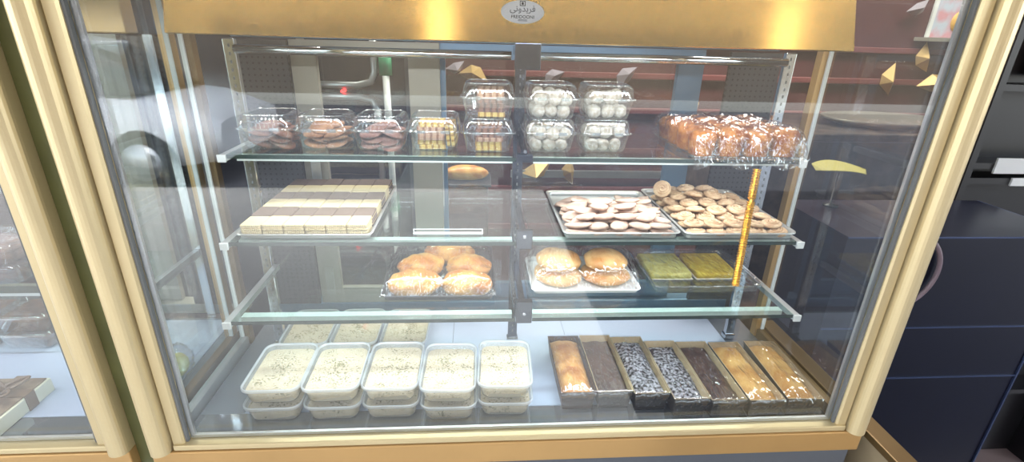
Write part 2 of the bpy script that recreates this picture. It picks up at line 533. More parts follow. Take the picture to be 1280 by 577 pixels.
# fascia front plane: from (y .040, z .703) to (y .072, z .800)
fd = Vector((0, .032, .097)).normalized()
fn = Vector((0, -fd.z, fd.y))
def fascia_mat(x, t, off):
    base = Vector((0, .040, .703)) + fd * t + fn * off + Vector((x, 0, -GZ))
    return Matrix(((1, 0, -fn.x * -1, base.x), (0, fd.y, fn.y, base.y), (0, fd.z, fn.z, base.z), (0, 0, 0, 1)))
M['plate'] = solid('silver_plate', (202, 206, 218), rough=.35, metal=.3)
M['plate_ink'] = solid('grey_ink', (40, 42, 54), rough=.5)
M['plate_pale'] = solid('pale_ink', (92, 94, 108), rough=.5)
LX, LT = -.0245, .0405
b = MB(); ring = [(.0300 * math.cos(2 * PI * k / 48), .0160 * math.sin(2 * PI * k / 48)) for k in range(48)]
Mf = fascia_mat(LX, LT, .0002)
b.rings([[Mf @ Vector((x, y, 0)) for x, y in ring], [Mf @ Vector((x * .97, y * .96, .0008)) for x, y in ring]], smooth=False)
plate = b.build('oval_plate', M['plate'], case)
ink = M['plate_ink']
text_mesh('FREIDOONI', .0062, fascia_mat(LX, LT - .0090, .0012), ink, 'lettering', plate)
text_mesh('\ufbfd\ufee7\ufeed\ufeaa\ufbfe\ufeae\ufed3', .0115, fascia_mat(LX, LT + .0002, .0012), M['plate_pale'], 'script_lettering', plate)
b = MB(); Ms = fascia_mat(LX, LT + .0112, .0010)
for (x0, x1, y0, y1) in ((-.004, .004, -.0035, -.0025), (-.004, .004, .0025, .0035), (-.004, -.003, -.0025, .0025), (.003, .004, -.0025, .0025), (-.0015, .0015, -.0018, .0016)):
    b.box(x0, x1, y0, y1, 0, .0003, Ms)
b.build('emblem', ink, plate)
b = MB()
for k, w in ((-.0112, .006), (-.0126, .0065)):
    b.box(-w, w, k, k + .0007, 0, .0003, fascia_mat(LX, LT, .0010))
b.build('small_lines', M['plate_pale'], plate)

# ------------------------------------------------------------------ food materials
M['tub'] = clear('milky_tub', (246, 246, 242), base=.05, rough=.08, top=.5, milk=.30, milkcol=(240, 240, 234))
M['lid'] = clear('milky_lid', (250, 250, 250), base=.06, rough=.05, top=.7, milk=.13, milkcol=(244, 247, 250), bump=.12, bscale=22)
M['lid_rim'] = clear('milky_rim', (250, 250, 250), base=.07, rough=.08, top=.6, milk=.55, milkcol=(238, 243, 248))
def dessert():
    m, nt, out = nodes('halva_cream')
    p = N(nt, 'ShaderNodeBsdfPrincipled', i_Roughness=.75)
    tc = N(nt, 'ShaderNodeTexCoord'); oi = N(nt, 'ShaderNodeObjectInfo')
    vm = N(nt, 'ShaderNodeVectorMath', operation='SCALE'); vm.inputs[0].default_value = (3, 5, 0)
    ad = N(nt, 'ShaderNodeVectorMath', operation='ADD')
    nt.links.new(oi.outputs['Random'], vm.inputs['Scale'])
    nt.links.new(tc.outputs['Object'], ad.inputs[0]); nt.links.new(vm.outputs[0], ad.inputs[1])
    base = N(nt, 'ShaderNodeTexNoise', i_Scale=45., i_Detail=4.); nt.links.new(ad.outputs[0], base.inputs[0])
    mx = N(nt, 'ShaderNodeMix', data_type='RGBA'); mx.inputs[6].default_value = lin((226, 210, 180)); mx.inputs[7].default_value = lin((208, 190, 158))
    nt.links.new(base.outputs['Fac'], mx.inputs[0])
    # chopped pistachio: small specks gathered towards the middle
    sp = N(nt, 'ShaderNodeTexNoise', i_Scale=260., i_Detail=1.); nt.links.new(ad.outputs[0], sp.inputs[0])
    big = N(nt, 'ShaderNodeTexNoise', i_Scale=38., i_Detail=2.); nt.links.new(ad.outputs[0], big.inputs[0])
    ln = N(nt, 'ShaderNodeVectorMath', operation='LENGTH'); sc = N(nt, 'ShaderNodeVectorMath', operation='MULTIPLY'); sc.inputs[1].default_value = (1, .7, 0)
    nt.links.new(tc.outputs['Object'], sc.inputs[0]); nt.links.new(sc.outputs[0], ln.inputs[0])
    fall = N(nt, 'ShaderNodeMapRange'); fall.inputs['From Min'].default_value = .01; fall.inputs['From Max'].default_value = .06; fall.inputs['To Min'].default_value = .07; fall.inputs['To Max'].default_value = -.05
    nt.links.new(ln.outputs['Value'], fall.inputs['Value'])
    s1 = N(nt, 'ShaderNodeMath', operation='ADD'); nt.links.new(sp.outputs['Fac'], s1.inputs[0]); nt.links.new(fall.outputs[0], s1.inputs[1])
    b2 = N(nt, 'ShaderNodeMath', operation='MULTIPLY_ADD'); b2.inputs[1].default_value = .55; b2.inputs[2].default_value = -.28
    nt.links.new(big.outputs['Fac'], b2.inputs[0])
    s2 = N(nt, 'ShaderNodeMath', operation='ADD'); nt.links.new(s1.outputs[0], s2.inputs[0]); nt.links.new(b2.outputs[0], s2.inputs[1])
    th = N(nt, 'ShaderNodeMapRange'); th.inputs['From Min'].default_value = .615; th.inputs['From Max'].default_value = .65
    nt.links.new(s2.outputs[0], th.inputs['Value'])
    m2 = N(nt, 'ShaderNodeMix', data_type='RGBA'); m2.inputs[7].default_value = lin((122, 112, 66))
    nt.links.new(th.outputs[0], m2.inputs[0]); nt.links.new(mx.outputs[2], m2.inputs[6])
    nt.links.new(m2.outputs[2], p.inputs['Base Color'])
    bp = N(nt, 'ShaderNodeBump', i_Strength=.4, i_Distance=.002); nt.links.new(s2.outputs[0], bp.inputs['Height']); nt.links.new(bp.outputs[0], p.inputs['Normal'])
    nt.links.new(p.outputs[0], out.inputs[0])
    return m
M['dessert'] = dessert()
M['film'] = clear('cling_film', (250, 250, 252), base=.15, rough=.05, top=.8, bump=1.5, bscale=62, stretch=(1.8, .6, 1), gain=1.)
M['film_tight'] = clear('cling_film_tight', (250, 250, 252), base=.14, rough=.05, top=.75, bump=1.7, bscale=46, stretch=(2.0, .6, 1))
M['pet_rim'] = clear('clear_rim', (240, 246, 248), base=.28, rough=.08, top=.9, milk=.08, bump=.2, bscale=60)
M['pet'] = clear('clear_clamshell', (244, 248, 250), base=.085, rough=.05, top=.9, milk=.03, bump=.15, bscale=60)
M['golden_crumb'] = two_tone('golden_cake', (222, 164, 92), (190, 120, 58), 28, .42, .62, .75, bump=.5, bscale=120)
M['golden_pale'] = two_tone('pale_golden_cake', (214, 168, 98), (190, 134, 66), 30, .42, .62, .75, bump=.5, bscale=120)
M['choco'] = two_tone('chocolate_cake', (66, 46, 40), (84, 60, 50), 40, .4, .6, .5, bump=.35, bscale=150)
M['choco_dust'] = two_tone('sugar_dusted_chocolate_cake', (52, 42, 42), (182, 180, 186), 150, .42, .60, .85, detail=4, bump=.5, bscale=140)
M['pan_out'] = solid('dark_loaf_paper', (60, 56, 54), rough=.45)
M['pan_in'] = solid('tan_loaf_paper', (192, 170, 132), rough=.6)
M['pan_dark'] = solid('brown_loaf_paper', (66, 44, 38), rough=.5)

# ------------------------------------------------------------------ plastic dessert tubs on the deck
def make_tub():
    t = empty('dessert_container', (0, 0, 0), 0, '', 'food container')
    b = MB()
    b.rings([rr(.088, .130, .016, 5, .0004), rr(.092, .135, .017, 5, .004), rr(.103, .1465, .018, 5, .0335), rr(.106, .1495, .019, 5, .0345)], cap1=False)
    b.build('tub', M['tub'], t)
    b = MB()
    ring = [rr(.0862, .128, .015, 5, .0016), rr(.0905, .133, .016, 5, .005), rr(.0985, .140, .017, 5, .0275)]
    b.rings(ring, cap1=True)
    bm = b.bm
    fill = b.build('filling', M['dessert'], t)
    b = MB()
    b.rings([rr(.104, .1475, .018, 5, .0352), rr(.096, .1385, .016, 5, .0352)], cap0=False, cap1=True)
    lid = b.build('lid', M['lid'], t)
    b = MB()
    o, i = rr(.1110, .1550, .021, 5, .033), rr(.104, .1475, .018, 5, .0352)
    b.rings([o, rr(.1115, .1555, .021, 5, .0375), rr(.1090, .1535, .020, 5, .0392), rr(.106, .1495, .0185, 5, .0390), i], cap0=False, cap1=False)
    b.build('rim', M['lid_rim'], lid)
    return t
tub = Proto(make_tub())
xs_front = [(-.482, .1600, R(1.5)), (-.369, .1590, R(1)), (-.2550, .1585, R(.5)), (-.1425, .1500, R(-.5)), (-.0300, .1580, R(-2))]
where = ['first from the left end', 'second from the left end', 'in the middle of five', 'second from the right end', 'at the right end']
for (x, y, a), w in zip(xs_front, where):
    for k in range(2):
        tub.put((x + random.uniform(-.0015, .0015), y + (0 if k else -.003), .0005 + k * .0398), (0, 0, a + R(random.uniform(-.8, .8))),
                ('upper' if k else 'lower') + ' lidded cream dessert tub of the front stack ' + w, 'dessert tubs in the front row')
for (x, y, a), w in zip([(-.491, .366, R(1)), (-.376, .366, R(.5)), (-.260, .362, R(-1))], ['left', 'middle', 'right']):
    tub.put((x, y, .0005), (0, 0, a), 'lone cream dessert tub in the back row, the ' + w + ' one', 'dessert tubs in the back row')

# ------------------------------------------------------------------ loaf cakes
def make_loaf(lab, pan_in, cake, dome, cw, sd, dust=None, film=True, L=.200):
    t = empty('loaf_cake', (0, 0, 0), 0, lab, 'loaf cake', 'loaf cakes on the deck')
    W, H = .0735, .045
    b = MB()
    b.mi = 0
    def q(w, l, z): return [Vector((sx * w / 2, sy * l / 2, z)) for sx, sy in ((-1, -1), (1, -1), (1, 1), (-1, 1))]
    b.rings([q(W - .012, L - .010, .0006), q(W, L, H)], cap0=True, cap1=False, smooth=False)
    b.mi = 1
    b.rings([q(W, L, H), q(W - .003, L - .003, H)], cap0=False, cap1=False, smooth=False)
    b.rings([q(W - .003, L - .003, H), q(W - .0145, L - .0125, .002)], cap0=False, cap1=True, smooth=False)
    b.build('paper_pan', [M['pan_out'] if pan_in != 'pan_dark' else M['pan_dark'], M[pan_in]], t)
    b = MB()
    nx, ny = 14, 36
    w, l = W - .0042, L - .0046
    grid = []
    for j in range(ny + 1):
        row = []
        for i in range(nx + 1):
            u = 2 * i / nx - 1; v = 2 * j / ny - 1
            z = .029 + dome * (1 - abs(u) ** 2.4) * (1 - abs(v) ** 4) ** .6
            n1 = noise.noise(Vector((u * 2.5 + sd * 9, v * 5, sd)))
            z += .0025 * n1 + .001 * noise.noise(Vector((u * 9, v * 20, sd + 4)))
            if cw:                                      # crack along the crown
                c = u - .15 * math.sin(v * 4 + sd * 3) - .05
                z -= cw * math.exp(-(c / .16) ** 2) * (1 - v ** 4)
            tp = 1 - .10 * (H - z) / H
            row.append(b.bm.verts.new((u * w / 2 * tp, v * l / 2 * (1 - .04 * (H - z) / H), z)))
        grid.append(row)
    for j in range(ny):
        for i in range(nx):
            b._f([grid[j][i], grid[j][i + 1], grid[j + 1][i + 1], grid[j + 1][i]], True)
    # skirt
    edge = [grid[0][i] for i in range(nx + 1)] + [grid[j][nx] for j in range(1, ny + 1)] + [grid[ny][i] for i in range(nx - 1, -1, -1)] + [grid[j][0] for j in range(ny - 1, 0, -1)]
    low = [b.bm.verts.new((v.co.x * .86, v.co.y * .955, .004)) for v in edge]
    for i in range(len(edge)):
        j = (i + 1) % len(edge)
        b._f([edge[i], low[i], low[j], edge[j]], True)
    b._f(low)
    b.build('cake', M[cake], t)
    if film:
        b = MB()
        nx, ny = 12, 30
        g = []
        for j in range(ny + 1):
            row = []
            for i in range(nx + 1):
                u = 2 * i / nx - 1; v = 2 * j / ny - 1
                z = H + .0012 + max(0, .029 + dome - H + .004) * (1 - u ** 4) * (1 - v ** 6) + .0012 * noise.noise(Vector((u * 2 + sd, v * 7, sd * 3)))
                row.append(b.bm.verts.new((u * (W - .0004) / 2, v * (L + .003) / 2, z)))
            g.append(row)
        for j in range(ny):
            for i in range(nx):
                b._f([g[j][i], g[j][i + 1], g[j + 1][i + 1], g[j + 1][i]], True)
        # film folded down over the front end
        prev = g[0]
        for k, (dy, dz) in enumerate(((-.002, .036), (-.001, .022), (.002, .008))):
            cur = []
            for i in range(nx + 1):
                u = 2 * i / nx - 1
                cur.append(b.bm.verts.new((u * (W - .002 - .004 * k) / 2, -L / 2 - .0035 + dy + .0065 * (.040 - dz) / .04 + .0008 * math.sin(i * 2.1 + k + sd) - .0007, dz)))
            for i in range(nx):
                b._f([prev[i], cur[i], cur[i + 1], prev[i + 1]], True)
            prev = cur
        b.build('cling_film', M['film_tight'], t)
    return t
LOAVES = [
    (.1175, .197, R(0), 'golden loaf cake in a dark brown pan, leftmost of the loaf row', 'pan_dark', 'golden_crumb', .022, 0),
    (.1935, .198, R(0), 'plain dark chocolate loaf cake in a tan pan, right of the golden end loaf', 'pan_in', 'choco', .012, 0),
    (.2680, .190, R(0), 'sugar-dusted chocolate loaf cake risen high, with a swirl on its crown', 'pan_in', 'choco_dust', .016, .004),
    (.3430, .171, R(0), 'sugar-dusted chocolate loaf cake sunk deep in a tall tan pan', 'pan_in', 'choco_dust', .006, .003),
    (.4180, .166, R(0), 'glossy dark chocolate loaf cake under film, left of two cracked golden loaves', 'pan_in', 'choco', .012, 0),
    (.4955, .162, R(0), 'golden loaf cake with a yellow crack, between chocolate loaf and end loaf', 'pan_in', 'golden_pale', .021, .004),
    (.5805, .163, R(-3), 'pale golden cracked loaf cake at the right end, nearest the side glass', 'pan_in', 'golden_pale', .023, .003),
]
for i, (x, y, a, lab, pin, cake, dome, cw) in enumerate(LOAVES):
    t = make_loaf(lab, pin, cake, dome, cw, i + 1.3)
    t.location = (x, y, .0003); t.rotation_euler = (0, 0, a)

# ------------------------------------------------------------------ trays
M['steel_tray'] = solid('silver_tray', (196, 196, 194), rough=.3, metal=.6)
M['black_tray'] = solid('black_foam_tray', (44, 46, 52), rough=.3)
M['white_tray'] = solid('white_foam_tray', (222, 222, 220), rough=.55)
M['clear_tray'] = clear('clear_tray', (228, 236, 238), base=.10, rough=.05, top=.9, milk=.05)
M['card'] = solid('white_card', (226, 224, 208), rough=.6)
def make_tray(name, label, cx, cy, z, w, d, h, mat, rim=.006, wall=.004, group=None):
    t = empty(name, (cx, cy, z + .0004), 0, label, 'tray', group)
    b = MB()
    b.rings([rr(w - 2 * wall - .004, d - 2 * wall - .004, .010, 4, 0), rr(w - 2 * rim, d - 2 * rim, .012, 4, h - .002), rr(w - .001, d - .001, .014, 4, h), rr(w, d, .014, 4, h - .0022),
             ], cap0=False, cap1=False)
    b.rings([rr(w - 2 * wall - .004, d - 2 * wall - .004, .010, 4, 0.0), rr(.02, .02, .005, 4, 0.0)], cap0=False, cap1=True)
    b.build('tray_body', mat, t)
    return t

def film_cover(parent, w, d, h, bumps, mat, amp=.0015, seed=0., nx=46, ny=40, drop=None, over=.004):
    """cling film stretched over what stands on a tray; bumps = (x, y, rx, ry, top)"""
    b = MB(); g = []
    for j in range(ny + 1):
        row = []
        for i in range(nx + 1):
            x = (i / nx - .5) * (w + over); y = (j / ny - .5) * (d + over)
            z = h
            for bx, by, rx, ry, tz in bumps:
                q = ((x - bx) / rx) ** 2 + ((y - by) / ry) ** 2
                e = tz * (max(0, 1 - q * .42)) ** .5 if q < 2.38 else 0
                z = max(z, e)
            edge = min(1, min(i, nx - i, j, ny - j) / 2)
            z = h + (z - h) * edge + amp * edge * noise.noise(Vector((x * 60, y * 25, seed))) + amp * .5
            row.append(b.bm.verts.new((x, y, z)))
        g.append(row)
    for j in range(ny):
        for i in range(nx):
            b._f([g[j][i], g[j][i + 1], g[j + 1][i + 1], g[j + 1][i]], True)
    o = b.build('cling_film', mat, parent)
    return o

# --- wafers, two layers, on the left of the middle shelf
def wafer_mat(name, a, b_, edge):
    m, nt, out = nodes(name)
    p = N(nt, 'ShaderNodeBsdfPrincipled', i_Roughness=.75)
    tc = N(nt, 'ShaderNodeTexCoord')
    n = N(nt, 'ShaderNodeTexNoise', i_Scale=160., i_Detail=4.); nt.links.new(tc.outputs['Object'], n.inputs[0])
    mx = N(nt, 'ShaderNodeMix', data_type='RGBA'); mx.inputs[6].default_value = lin(a); mx.inputs[7].default_value = lin(b_)
    nt.links.new(n.outputs['Fac'], mx.inputs[0])
    nt.links.new(mx.outputs[2], p.inputs['Base Color'])
    bp = N(nt, 'ShaderNodeBump', i_Strength=.5, i_Distance=.001); nt.links.new(n.outputs['Fac'], bp.inputs['Height']); nt.links.new(bp.outputs[0], p.inputs['Normal'])
    nt.links.new(p.outputs[0], out.inputs[0])
    return m
M['waf_cream'] = wafer_mat('cream_biscuit', (210, 194, 154), (194, 174, 130), None)
M['waf_cocoa'] = wafer_mat('cocoa_biscuit', (110, 90, 76), (88, 70, 58), None)
M['waf_dark'] = wafer_mat('dark_cocoa_biscuit', (92, 72, 62), (76, 58, 50), None)
M['waf_fill'] = solid('biscuit_cream_filling', (220, 196, 150), rough=.8, noise_amt=.15, nscale=200)
def make_biscuit(mat):
    t = empty('sandwich_biscuit', (0, 0, 0), 0, '', 'biscuit')
    def plate(z0, z1):
        b = MB(); pts = []
        w, d = .0365, .0490
        n = 60
        base = rr(w, d, .003, 3)
        # pinked edge
        out = []
        m = len(base)
        for i in range(m):
            a, c = Vector(base[i]), Vector(base[(i + 1) % m]); L = (c - a).length
            k = max(1, int(L / .0017))
            for q in range(k):
                s = q / k; pnt = a.lerp(c, s)
                if k > 1: pnt = pnt * (1 + (.018 if q % 2 else -.018))
                out.append(pnt)
        b.rings([[Vector((p.x, p.y, z0)) for p in out], [Vector((p.x, p.y, z1 - .0008)) for p in out], [Vector((p.x * .97, p.y * .97, z1)) for p in out]], smooth=False)
        return b
    plate(.0001, .0042).build('bottom_wafer', mat, t)
    plate(.0072, .0113).build('top_wafer', mat, t)
    b = MB(); b.rings([rr(.0355, .048, .004, 3, .0043), rr(.0355, .048, .004, 3, .0071)]); b.build('filling', M['waf_fill'], t)
    return t
BT = (-.402, .3175)
wt = make_tray('biscuit_tray', 'silver tray of checkered cream and cocoa biscuits on the left middle shelf', BT[0], BT[1], Z2, .245, .318, .010, M['steel_tray'])
kinds = {'cream': Proto(make_biscuit(M['waf_cream'])), 'cocoa': Proto(make_biscuit(M['waf_cocoa'])), 'dark': Proto(make_biscuit(M['waf_dark']))}
rows = ['cream', 'cocoa', 'cream', 'cocoa', 'cream', 'dark']
rown = ['front cream row', 'front cocoa row', 'second cream row', 'second cocoa row', 'third cream row', 'dark back row']
for r, kd in enumerate(rows):
    for c in range(6):
        for l in range(2):
            kk = kd
            if r == 0 and l == 0 : kk = 'cream'
            coln = ['left end', 'second from left', 'third from left', 'third from right', 'second from right', 'right end'][c]
            kinds[kk].put((BT[0] - .0945 + c * .0378 + random.uniform(-.0004, .0004), BT[1] - .1265 + r * .0506 + random.uniform(-.0004, .0004), Z2 + .0012 + l * .0118 + (random.uniform(0, .0015) if l else 0)),
                          (0, 0, R(random.uniform(-.6, .6))), ('top' if l else 'lower') + ' biscuit in the %s of the tray, %s' % (rown[r], coln), 'checkered biscuits on the tray')

ph = empty('price_holder', (-.142, .186, Z2 + .0002), 0, 'slim empty white price holder on the middle shelf, between biscuits and centre upright', 'price holder')
b = MB(); b.box(-.066, .066, -.004, .004, 0, .002); b.build('base', M['white_cap'], ph)
b = MB(); b.box(-.066, .066, -.001, .001, .0022, .0035); b.box(-.066, -.064, -.001, .001, .0036, .008); b.box(.064, .066, -.001, .001, .0036, .008); b.box(-.066, .066, -.001, .001, .0081, .0095); b.build('frame', M['white_cap'], ph)

# --- cookies on the right of the middle shelf
M['leaf_cookie'] = two_tone('pale_pink_cookie', (206, 178, 160), (188, 156, 138), 60, .4, .6, .85, bump=.25, bscale=200)
M['swirl_cookie'] = two_tone('beige_cookie', (208, 178, 144), (182, 146, 112), 70, .4, .62, .85, bump=.3, bscale=220)
def make_leaf():
    b = MB(); n = 28
    prof = []
    for s, z in ((.0, .0), (.75, .0), (.96, .0022), (1, .004), (.93, .0062), (.7, .0082), (.35, .0094), (.02, .0098)):
        ring = []
        for k in range(n):
            a = 2 * PI * k / n
            x = .0265 * math.cos(a); y = .0155 * math.sin(a) * (1 - .25 * math.cos(a) ** 2)
            sv = max(s, .02)
            ring.append(Vector((x * sv, y * sv, z + .0022 * (math.cos(a) * sv) ** 2)))
        prof.append(ring)
    b.rings(prof)
    o = b.build('almond_cookie', M['leaf_cookie'])
    return tag(o, '', 'cookie')
def make_swirl():
    t = empty('swirl_cookie', (0, 0, 0), 0, '', 'cookie')
    b = MB()
    b.lathe([(.0005, 0), (.015, 0), (.0188, .0018), (.0195, .0045), (.0178, .0072), (.012, .0084), (.0005, .0088)], 26)
    b.build('dough', M['swirl_cookie'], t)
    b = MB(); pts = []; rs = []
    for k in range(34):
        a = k * .42; rad = .0022 + .0118 * k / 33
        pts.append((rad * math.cos(a), rad * math.sin(a), .0094 - .0016 * (k / 33) ** 2)); rs.append(.0022 if 0 < k < 33 else .0008)
    b.tube(pts, rs, 8)
    b.build('swirl', M['swirl_cookie'], t)
    return t
CT1 = (.190, .292); CT2 = (.4235, .300)
make_tray('cookie_tray', 'silver tray of pale pink almond cookies, left of the swirl cookies', CT1[0], CT1[1], Z2, .230, .270, .013, M['steel_tray'])
make_tray('cookie_tray', 'silver tray heaped with beige swirl cookies, beside the right bracket', CT2[0], CT2[1], Z2, .226, .290, .013, M['steel_tray'])
leaf, swirl = Proto(make_leaf()), Proto(make_swirl())
rng = random.Random(3)
cnt = 0
for l, (nx, ny, sx, sy, y0) in enumerate(((5, 7, .042, .0285, .1755), (5, 6, .040, .030, .180), (4, 4, .042, .031, .200), (2, 2, .055, .034, .225))):
    for j in range(ny):
        for i in range(nx):
            x = CT1[0] + (i - (nx - 1) / 2) * sx + rng.uniform(-.004, .004) + (.006 if j % 2 else -.006)
            x = max(CT1[0] - .083, min(CT1[0] + .083, x))
            y = max(.178, y0 + j * sy + rng.uniform(-.003, .003))
            leaf.put((x, y, Z2 + .0035 + l * .0115), (R(rng.uniform(-16, 10)), R(rng.uniform(-14, 14)), R(rng.uniform(-50, 50))),
                     'pale pink almond shaped cookie on the left cookie tray, ' + ['bottom layer', 'second layer', 'third layer', 'on top of the heap'][l], 'almond cookies on the left cookie tray')
for l, (nx, ny, sx, sy, y0) in enumerate(((5, 6, .0412, .0425, .180), (5, 5, .0405, .043, .196), (3, 4, .044, .043, .250), (2, 2, .044, .044, .32))):
    for j in range(ny):
        for i in range(nx):
            x = CT2[0] + (i - (nx - 1) / 2) * sx + rng.uniform(-.002, .002) - (.012 if l > 1 else 0)
            x = max(CT2[0] - .088, min(CT2[0] + .088, x))
            y = y0 + j * sy + rng.uniform(-.003, .003)
            if y > .435: y = .425
            swirl.put((x, y, Z2 + .003 + l * .0105), (R(rng.uniform(-10, 14)), R(rng.uniform(-10, 10)), R(rng.uniform(0, 360))),
                      'round beige swirl cookie on the right cookie tray, ' + ['bottom layer', 'second layer', 'third layer', 'top of the heap'][l], 'swirl cookies on the right cookie tray')
swirl.put((.330, .352, Z2 + .040), (R(62), 0, R(-25)), 'greenish beige swirl cookie standing on edge at the back left corner of the heap', 'swirl cookies on the right cookie tray')

# ------------------------------------------------------------------ breads on the lower shelf, left
M['crust'] = two_tone('golden_crust', (226, 168, 84), (188, 112, 40), 26, .4, .62, .45, bump=.25, bscale=90, zmix=(-.004, -.02, (236, 200, 140)), coat=.2)
M['bun_crust'] = two_tone('pale_bun_crust', (230, 186, 124), (206, 142, 78), 30, .4, .66, .5, bump=.2, bscale=90, zmix=(-.002, -.016, (242, 218, 172)), coat=.15)
M['roll_crust'] = two_tone('brown_roll_crust', (204, 132, 58), (158, 84, 28), 60, .4, .62, .5, bump=.35, bscale=160, zmix=(.003, -.012, (166, 86, 36)), coat=.2)
BR = (-.164, .290)
bt = make_tray('bread_tray', 'black tray of film-wrapped long golden breads on the left lower shelf', BR[0], BR[1], Z3, .226, .250, .012, M['black_tray'])
def bread(x, y, z, rx, ry, rz, a, lab, sd, tilt=0):
    b = MB(); b.blob((0, 0, 0), (rx, ry, rz), 4, .13, 1.9, sd, flat=-.55, pw=.92)
    # slashes across the crust
    for v in b.bm.verts:
        if v.co.z > 0:
            v.co.z -= .0016 * (1 + math.sin(v.co.x * 230 + v.co.y * 140)) * (v.co.z / rz)
    o = b.build('long_bread', M['crust'])
    o.location = (x, y, z); o.rotation_euler = (0, R(tilt), R(a))
    tag(o, lab, 'bread', 'breads on the black tray')
bz = Z3 + .0012 + .0245 * .63
bread(-.2125, .212, bz, .055, .036, .027, 9, 'smooth golden long bread at the front left of the black tray', 1)
bread(-.1090, .208, bz, .052, .035, .027, -9, 'darker golden long bread at the front right of the black tray', 2)
bread(-.209, .292, bz, .050, .034, .027, 16, 'golden long bread at the back left of the black tray', 3)
bread(-.105, .290, bz, .050, .034, .026, -14, 'golden long bread at the back right of the black tray', 4)
bread(-.152, .352, bz + .004, .058, .030, .029, 4, 'browner golden bread at the very back of the black tray', 5)
film_cover(bt, .226, .250, .0125, [(-.0485, -.078, .064, .045, .051), (.055, -.082, .062, .045, .051), (-.045, .002, .060, .044, .051), (.059, .000, .060, .044, .050), (.012, .062, .066, .038, .056)], M['film'], .0020, 2.)
# loose end of film at the left of the tray
b = MB(); g = []
for j in range(9):
    row = []
    for i in range(13):
        u, v = i / 12, j / 8
        x = -.115 - .055 * u; y = .035 + .07 * v - .02 * u
        z = .013 + .012 * math.sin(u * PI) * (.6 + .4 * v) + .003 * noise.noise(Vector((u * 6, v * 5, 3)))- .008*u
        row.append(b.bm.verts.new((x, y, z)))
    g.append(row)
for j in range(8):
    for i in range(12):
        b._f([g[j][i], g[j][i + 1], g[j + 1][i + 1], g[j + 1][i]], True)
b.build('film_tail', M['film'], bt)

# ------------------------------------------------------------------ round buns on the lower shelf, right
UB = (.139, .270)
ut = make_tray('bun_tray', 'white foam tray of film-wrapped round pale buns on the lower shelf', UB[0], UB[1], Z3, .230, .165, .010, M['white_tray'])
def bun(x, y, z, rx, ry, rz, lab, sd, tilt):
    b = MB(); b.blob((0, 0, 0), (rx, ry, rz), 4, .07, 1.7, sd, flat=-.5)
    o = b.build('round_bun', M['bun_crust']); o.location = (x, y, z); o.rotation_euler = (R(tilt), 0, R(sd * 40))
    tag(o, lab, 'bun', 'pale buns on the white tray')
bun(.0865, .260, Z3 + .0018 + .0098, .047, .055, .018, 'lower pale round bun on the left of the white tray, under another', 1, 0)
bun(.1915, .258, Z3 + .0018 + .0098, .047, .054, .018, 'lower pale round bun on the right of the white tray, under another', 2, 0)
bun(.088, .264, Z3 + .0430, .0475, .050, .022, 'upper pale round bun on the left of the white tray', 3, 4)
bun(.191, .263, Z3 + .0430, .0475, .050, .022, 'upper pale round bun on the right of the white tray', 4, 4)
film_cover(ut, .230, .165, .011, [(-.052, -.008, .060, .062, .0715), (.052, -.008, .060, .062, .0715)], M['film'], .002, 5.)

# ------------------------------------------------------------------ pale green cake slabs, far right of the lower shelf
M['pistachio'] = two_tone('pistachio_cake', (224, 216, 132), (206, 196, 104), 60, .4, .6, .8, bump=.35, bscale=240)
M['saffron'] = two_tone('yellow_cake', (222, 194, 64), (204, 170, 44), 60, .4, .6, .8, bump=.35, bscale=240)
GC = (.3985, .283)
gt = make_tray('cake_tray', 'clear tray of film-wrapped yellow-green cake slabs on the lower shelf', GC[0], GC[1], Z3, .236, .190, .016, M['clear_tray'])
def slab(x, y, w, d, mat, lab):
    t = empty('cake_slab', (x, y, Z3 + .0015), 0, lab, 'cake', 'cake slabs on the clear tray')
    b = MB(); b.box(-w / 2, w / 2, -d / 2, d / 2, 0, .0016); b.build('card', M['card'], t)
    b = MB(); b.rings([rr(w - .006, d - .006, .003, 3, .0018), rr(w - .006, d - .006, .003, 3, .013), rr(w - .009, d - .009, .003, 3, .0145)]); b.build('sponge', mat, t)
slab(.3385, .302, .098, .112, M['pistachio'], 'pale yellow-green cake slab on white card, nearer the round buns')
slab(.4430, .302, .098, .112, M['saffron'], 'deep yellow cake slab, next to the right shelf bracket')
film_cover(gt, .236, .190, .0165, [(-.06, .02, .06, .06, .0185), (.045, .02, .06, .06, .0185)], M['film'], .002, 9.)

